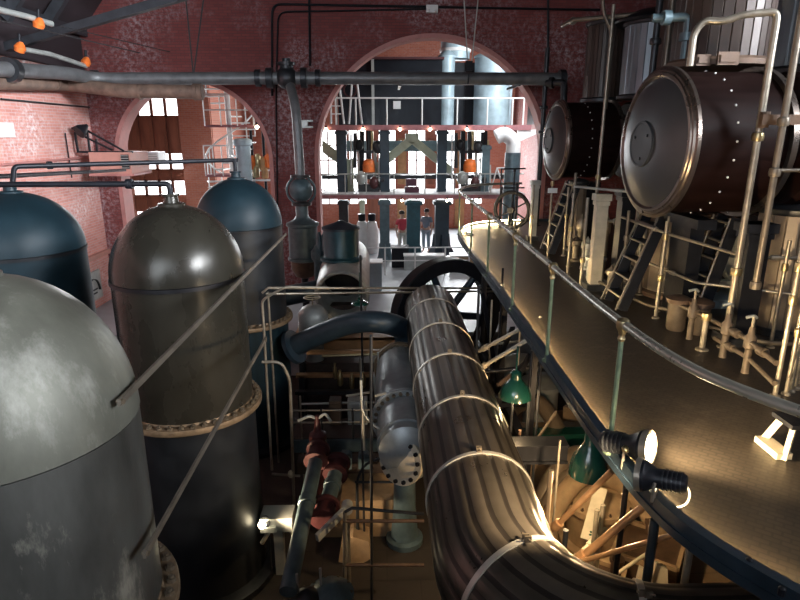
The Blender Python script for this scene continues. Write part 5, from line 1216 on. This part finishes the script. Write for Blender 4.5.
for k, x in enumerate((-3.47, -2.02, -.57, .88, 2.33, 3.78)):
    one('wood_panel', MB().box((x, FW-.26, -1.25), (.46, .1, 1.9)).box((x, FW-.33, -1.25), (.3, .04, 1.6)).box((x, FW-.26, 1.0), (.40, .08, 2.2)), 'tan_panel' if k % 2 else 'wood', ['orange-brown', 'tan', 'orange-brown', 'tan', 'orange-brown', 'tan'][k] + ' panelled pier, ' + ['first', 'second', 'third', 'fourth', 'fifth', 'sixth'][k] + ' from the left between the far windows', 'panel', None, False)
# small valves left of the teal vessel
vg = thing('valve_group', 'cluster of teal valves and pipes between the separator and the teal vessel', 'valve', (at(328, 240, 14).x, 14, REAR))
for px, y0, y1, r in ((319, 232, 268, .05), (325, 230, 270, .06), (330, 234, 268, .05), (317, 245, 262, .09)):
    a, b = at(px, y0, 14), at(px, y1, 14); MB().lathe([(r, REAR), (r, b.z), (r*1.7, b.z+.1), (r*1.7, a.z-.15), (r, a.z-.08), (r*.6, a.z), (0, a.z)], (a.x, 14, 0), (0, 0, 1), 12).build('valve', 'teal_grey', vg)
MB().cyl(at(314, 240, 14), at(336, 240, 14), .05).build('link_pipe', 'teal_grey', vg)

# ---------------------------------------------------------------- spiral stair behind the left arch
ss = at(234, 190, 21.0); ss.z = REAR
st = thing('spiral_stair', 'white spiral staircase rising behind the left arch', 'stairs', ss)
MB().cyl(ss, (ss.x, ss.y, 4.9), .09, seg=14).build('newel', 'white', st)
for k in range(30):
    a = -1.9 + .42 * k; z = REAR + .25 + k * .215; c, s = cos(a), sin(a)
    MB().plate([(.05, -.04), (.85, -.18), (.85, .18), (.05, .04)], (ss.x, ss.y, z), (c, s, 0), (-s, c, 0), .04).build('tread', 'white', st, False)
    if k % 2 == 0: MB().cyl((ss.x + .84*c, ss.y + .84*s, z), (ss.x + .84*c, ss.y + .84*s, z + .9), .022, seg=6).build('baluster', 'white', st)
MB().tube([(ss.x + .84*cos(-1.9+.42*k), ss.y + .84*sin(-1.9+.42*k), REAR + 1.15 + k*.215) for k in range(30)], .032, 8).build('handrail', 'white', st)
def landing(y_px, x0p, x1p, label):
    a, b = at(x0p, y_px, 20.2), at(x1p, y_px, 20.2); t = thing('landing', label, 'gallery', a)
    MB().box(((a.x+b.x)/2, 20.6, a.z), (b.x-a.x, .8, .08)).build('deck', 'slab_edge', t, False)
    n = max(3, int((b.x-a.x)/.45))
    for k in range(n+1): x = a.x + (b.x-a.x)*k/n; MB().cyl((x, 20.2, a.z), (x, 20.2, a.z+.98), .02, seg=6).build('rail_post', 'white', t)
    for h in (.98, .5): MB().cyl((a.x, 20.2, a.z+h), (b.x, 20.2, a.z+h), .024, seg=8).build('rail', 'white', t)
landing(126, 205, 270, 'upper railed landing with pink edge behind the left arch')
landing(176, 206, 232, 'lower short railed landing beside the spiral stair')
one('round_column', MB().lathe([(.24, REAR), (.24, 1.95), (.30, 2.0), (.30, 2.15), (.2, 2.2)], (at(243, 150, 20.0).x, 20.0, 0), (0, 0, 1), 24), 'pale_blue', 'pale blue round column right of the spiral stair', 'column')
gr = thing('gauge_rack', 'rack of orange and brass fittings on a lit shelf right of the pale column', 'rack', at(262, 185, 20.6))
for k, (px, py) in enumerate(((253, 162), (258, 160), (263, 163), (268, 160), (256, 170), (265, 171))):
    p = at(px, py, 20.6); MB().lathe([(.10, -.25), (.12, -.2), (.12, .1), (.06, .2), (0, .22)], p, (0, 0, 1), 12).build('fitting', ['orange', 'brass', 'tan_panel'][k % 3], gr)
for py in (168, 178): p = at(261, py, 20.6); MB().box((p.x, 20.7, p.z-.08), (.85, .3, .05)).build('shelf', 'white', gr, False)
for px in (250, 262, 271): p = at(px, 130, 20.75); MB().cyl((p.x, 20.85, REAR), (p.x, 20.85, p.z), .05, seg=8).build('upright', ['steel_dark', 'black', 'pale'][px % 3], gr)
p = at(257, 127, 19.9); t = thing('pendant_bulb', 'single warm bare bulb under the upper landing behind the left arch', 'lamp', p); MB().sphere(p, .06, 10).build('bulb', 'flood', t); MB().cyl(p + V((0, 0, .04)), p + V((0, 0, .16)), .03, seg=8).build('socket', 'black', t)

# ================================================================== PEOPLE (far away between the columns)
def skin_mesh(name, verts, edges, radii, m, parent, lvl=1):
    me = bpy.data.meshes.new(name); me.from_pydata(verts, edges, []); o = bpy.data.objects.new(name, me); col.objects.link(o)
    md = o.modifiers.new('s', 'SKIN'); md.use_smooth_shade = True
    for d, r in zip(me.skin_vertices[0].data, radii): d.radius = r if isinstance(r, tuple) else (r, r)
    me.skin_vertices[0].data[0].use_root = True
    su = o.modifiers.new('u', 'SUBSURF'); su.levels = lvl; su.render_levels = lvl
    dg = bpy.context.evaluated_depsgraph_get(); nm = bpy.data.meshes.new_from_object(o.evaluated_get(dg)); o.modifiers.clear()
    o.data = nm; nm.materials.clear(); nm.materials.append(M[m]); nm.name = name
    for p in nm.polygons: p.use_smooth = True
    o.parent = parent; return o
def person(label, x, y, rz, shirt, trousers, bent):
    t = thing('person', label, 'person', (x, y, REAR)); t.rotation_euler = (0, 0, rz)
    vs = [(0, 0, .93), (0, 0, 1.1), (0, .0, 1.32), (0, .01, 1.43), (0, .01, 1.50), (0, -.01, 1.60), (0, -.01, 1.68)]; R = [(.15, .11), (.13, .10), (.16, .11), (.08, .08), (.055, .06), (.085, .10), (.06, .075)]
    E = [(i, i+1) for i in range(6)]
    for s in (-1, 1):
        n = len(vs); vs += [(s*.10, 0, .88), (s*.11, -.02, .5), (s*.12, .02, .08), (s*.13, -.14, .03)]; R += [.085, .06, .045, .035]; E += [(0, n), (n, n+1), (n+1, n+2), (n+2, n+3)]
        n = len(vs); el = (s*.25, .03, 1.14); wrp = (s*.22, -.22, 1.08) if (bent and s > 0) else (s*.26, -.06, .88)
        vs += [(s*.17, .01, 1.40), el, wrp]; R += [.06, .043, .03]; E += [(2, n), (n, n+1), (n+1, n+2)]
        w0 = V(wrp); d = (w0 - V(el)).normalized(); sx = V((0, 1, 0)) if not (bent and s > 0) else V((1, 0, 0))
        n2 = len(vs); vs.append(tuple(w0 + d*.07)); R.append((.034, .02)); E.append((n+2, n2))
        for k in range(4):
            n3 = len(vs); o_ = sx*(-.03 + .02*k); L_ = (.075, .085, .08, .06)[k]
            vs += [tuple(w0 + d*.10 + o_), tuple(w0 + d*(.10+L_*.6) + o_ + V((-s*.008, 0, 0))), tuple(w0 + d*(.10+L_) + o_ + V((-s*.02, 0, 0)))]; R += [.009, .008, .007]; E += [(n2, n3), (n3, n3+1), (n3+1, n3+2)]
        n3 = len(vs); vs += [tuple(w0 + d*.05 + sx*-.045), tuple(w0 + d*.09 + sx*-.055)]; R += [.011, .009]; E += [(n2, n3), (n3, n3+1)]
    skin_mesh('body', vs, E, R, 'skin', t)
    # face: nose and ears grow from small meshes on the head
    f = MB(); f.lathe([(.016, 0), (.012, .02), (0, .03)], (0, -.105, 1.615), (0, -1, -.2), 8)
    o = f.build('nose', 'skin', None); o.parent = t
    e = MB()
    for s in (-1, 1): e.sphere((s*.03, -.093, 1.635), .011, 8)
    o = e.build('eyes', 'hair', None); o.parent = t
    o = MB().box((0, -.099, 1.575), (.045, .012, .010)).build('mouth', 'iron_red', None); o.parent = t
    e = MB()
    for s in (-1, 1): e.sphere((s*.085, .0, 1.62), .022, 8, 1.4)
    o = e.build('ears', 'skin', None); o.parent = t
    h = MB(); h.lathe([(.105, -.04), (.112, .02), (.10, .07), (.06, .105), (0, .115)], (0, .022, 1.655), (0, .25, 1), 18); o = h.build('hair', 'hair', None); o.parent = t
    sv = [(0, 0, .92), (0, 0, 1.12), (0, 0, 1.33), (0, .01, 1.42)]; sr = [(.18, .135), (.155, .125), (.185, .135), (.10, .09)]; se_ = [(0, 1), (1, 2), (2, 3)]
    for s in (-1, 1): n = len(sv); sv += [(s*.175, .01, 1.39), (s*.235, .025, 1.20)]; sr += [.078, .062]; se_ += [(2, n), (n, n+1)]
    skin_mesh('shirt', sv, se_, sr, shirt, t)
    tv_ = [(0, 0, .93)]; tr_ = [(.165, .125)]; te = []
    for s in (-1, 1): n = len(tv_); tv_ += [(s*.10, 0, .84), (s*.11, -.02, .5), (s*.12, .02, .12)]; tr_ += [.10, .078, .065]; te += [(0, n), (n, n+1), (n+1, n+2)]
    skin_mesh('trousers', tv_, te, tr_, trousers, t)
    return t
p1_ = at(402, 252, 23.0); person('person in a red shirt and pale trousers standing left of the broad blue-green column', p1_.x, 23.0, radians(25), 'shirt_red', 'khaki', True)
p2_ = at(426, 252, 23.6); person('person in a dark grey shirt and light jeans standing right of the broad blue-green column', p2_.x, 23.6, radians(-30), 'shirt_grey', 'jeans', False)

# ================================================================== LIGHT
wd = bpy.data.worlds.new('world'); scene.world = wd; wd.use_nodes = True
wd.node_tree.nodes['Background'].inputs[0].default_value = (.55, .68, .85, 1); wd.node_tree.nodes['Background'].inputs[1].default_value = .05
# daylight entering by the tall windows behind the viewer and high in the right wall
for k, x in enumerate(HW):
    lamp('window_daylight', 'AREA', (x, -4.55, 4.0), {-6.5: 120, -4.3: 90, -2.1: 45, .1: 5}[x], (.82, .91, 1), shape='RECTANGLE', size=1.4, size_y=5.6, aim=(x*1.2, 10, 1.8), spread=radians(110))
for y in (-2.6, .6, 3.8):
    lamp('high_window_daylight', 'AREA', (8.9, y, 5.9), 210, (.90, .94, 1), shape='RECTANGLE', size=2.0, size_y=3.2, aim=(-8, y + 11, 2.6), spread=radians(48))
# daylight in the rear room; the last lamp is an added fill
for x in (-2.0, 1.6, 4.0): lamp('rear_daylight', 'AREA', (x, FW-.7, 1.0), 330, (.93, .97, 1), shape='RECTANGLE', size=1.6, size_y=3.0, aim=(x, 15, 0.4))
lamp('rear_side_daylight', 'AREA', (-8.87, LY-.6, 2.0), 300, (.95, .98, 1), shape='RECTANGLE', size=2, size_y=4, aim=(-7, 15, 0.5))
lamp('rear_high_fill', 'AREA', (6.1, 19.4, 5.2), 520, (.9, .96, 1), shape='RECTANGLE', size=1.8, size_y=2.6, aim=(1.5, 25, 3.0))  # added lamp, brightens the pale tanks from the right
# floodlights
lamp('floodlight_beam', 'SPOT', f1 + f1d.normalized()*.17, 470, (1, .72, .40), spot_size=radians(140), spot_blend=.8, shadow_soft_size=.06, aim=f1 + V((2, .9, 1.0)))
lamp('floodlight_beam', 'SPOT', f2 + f2d.normalized()*.16, 360, (1, .74, .44), spot_size=radians(95), spot_blend=.6, shadow_soft_size=.06, aim=f2 + V((-1.0, 1.3, -1.0)))
lamp('spot_lamp_beam', 'SPOT', sp_ + V((.12, -.2, .1)), 95, (1, .74, .46), spot_size=radians(120), spot_blend=.7, shadow_soft_size=.05, aim=(.5, 7.4, -1.6))
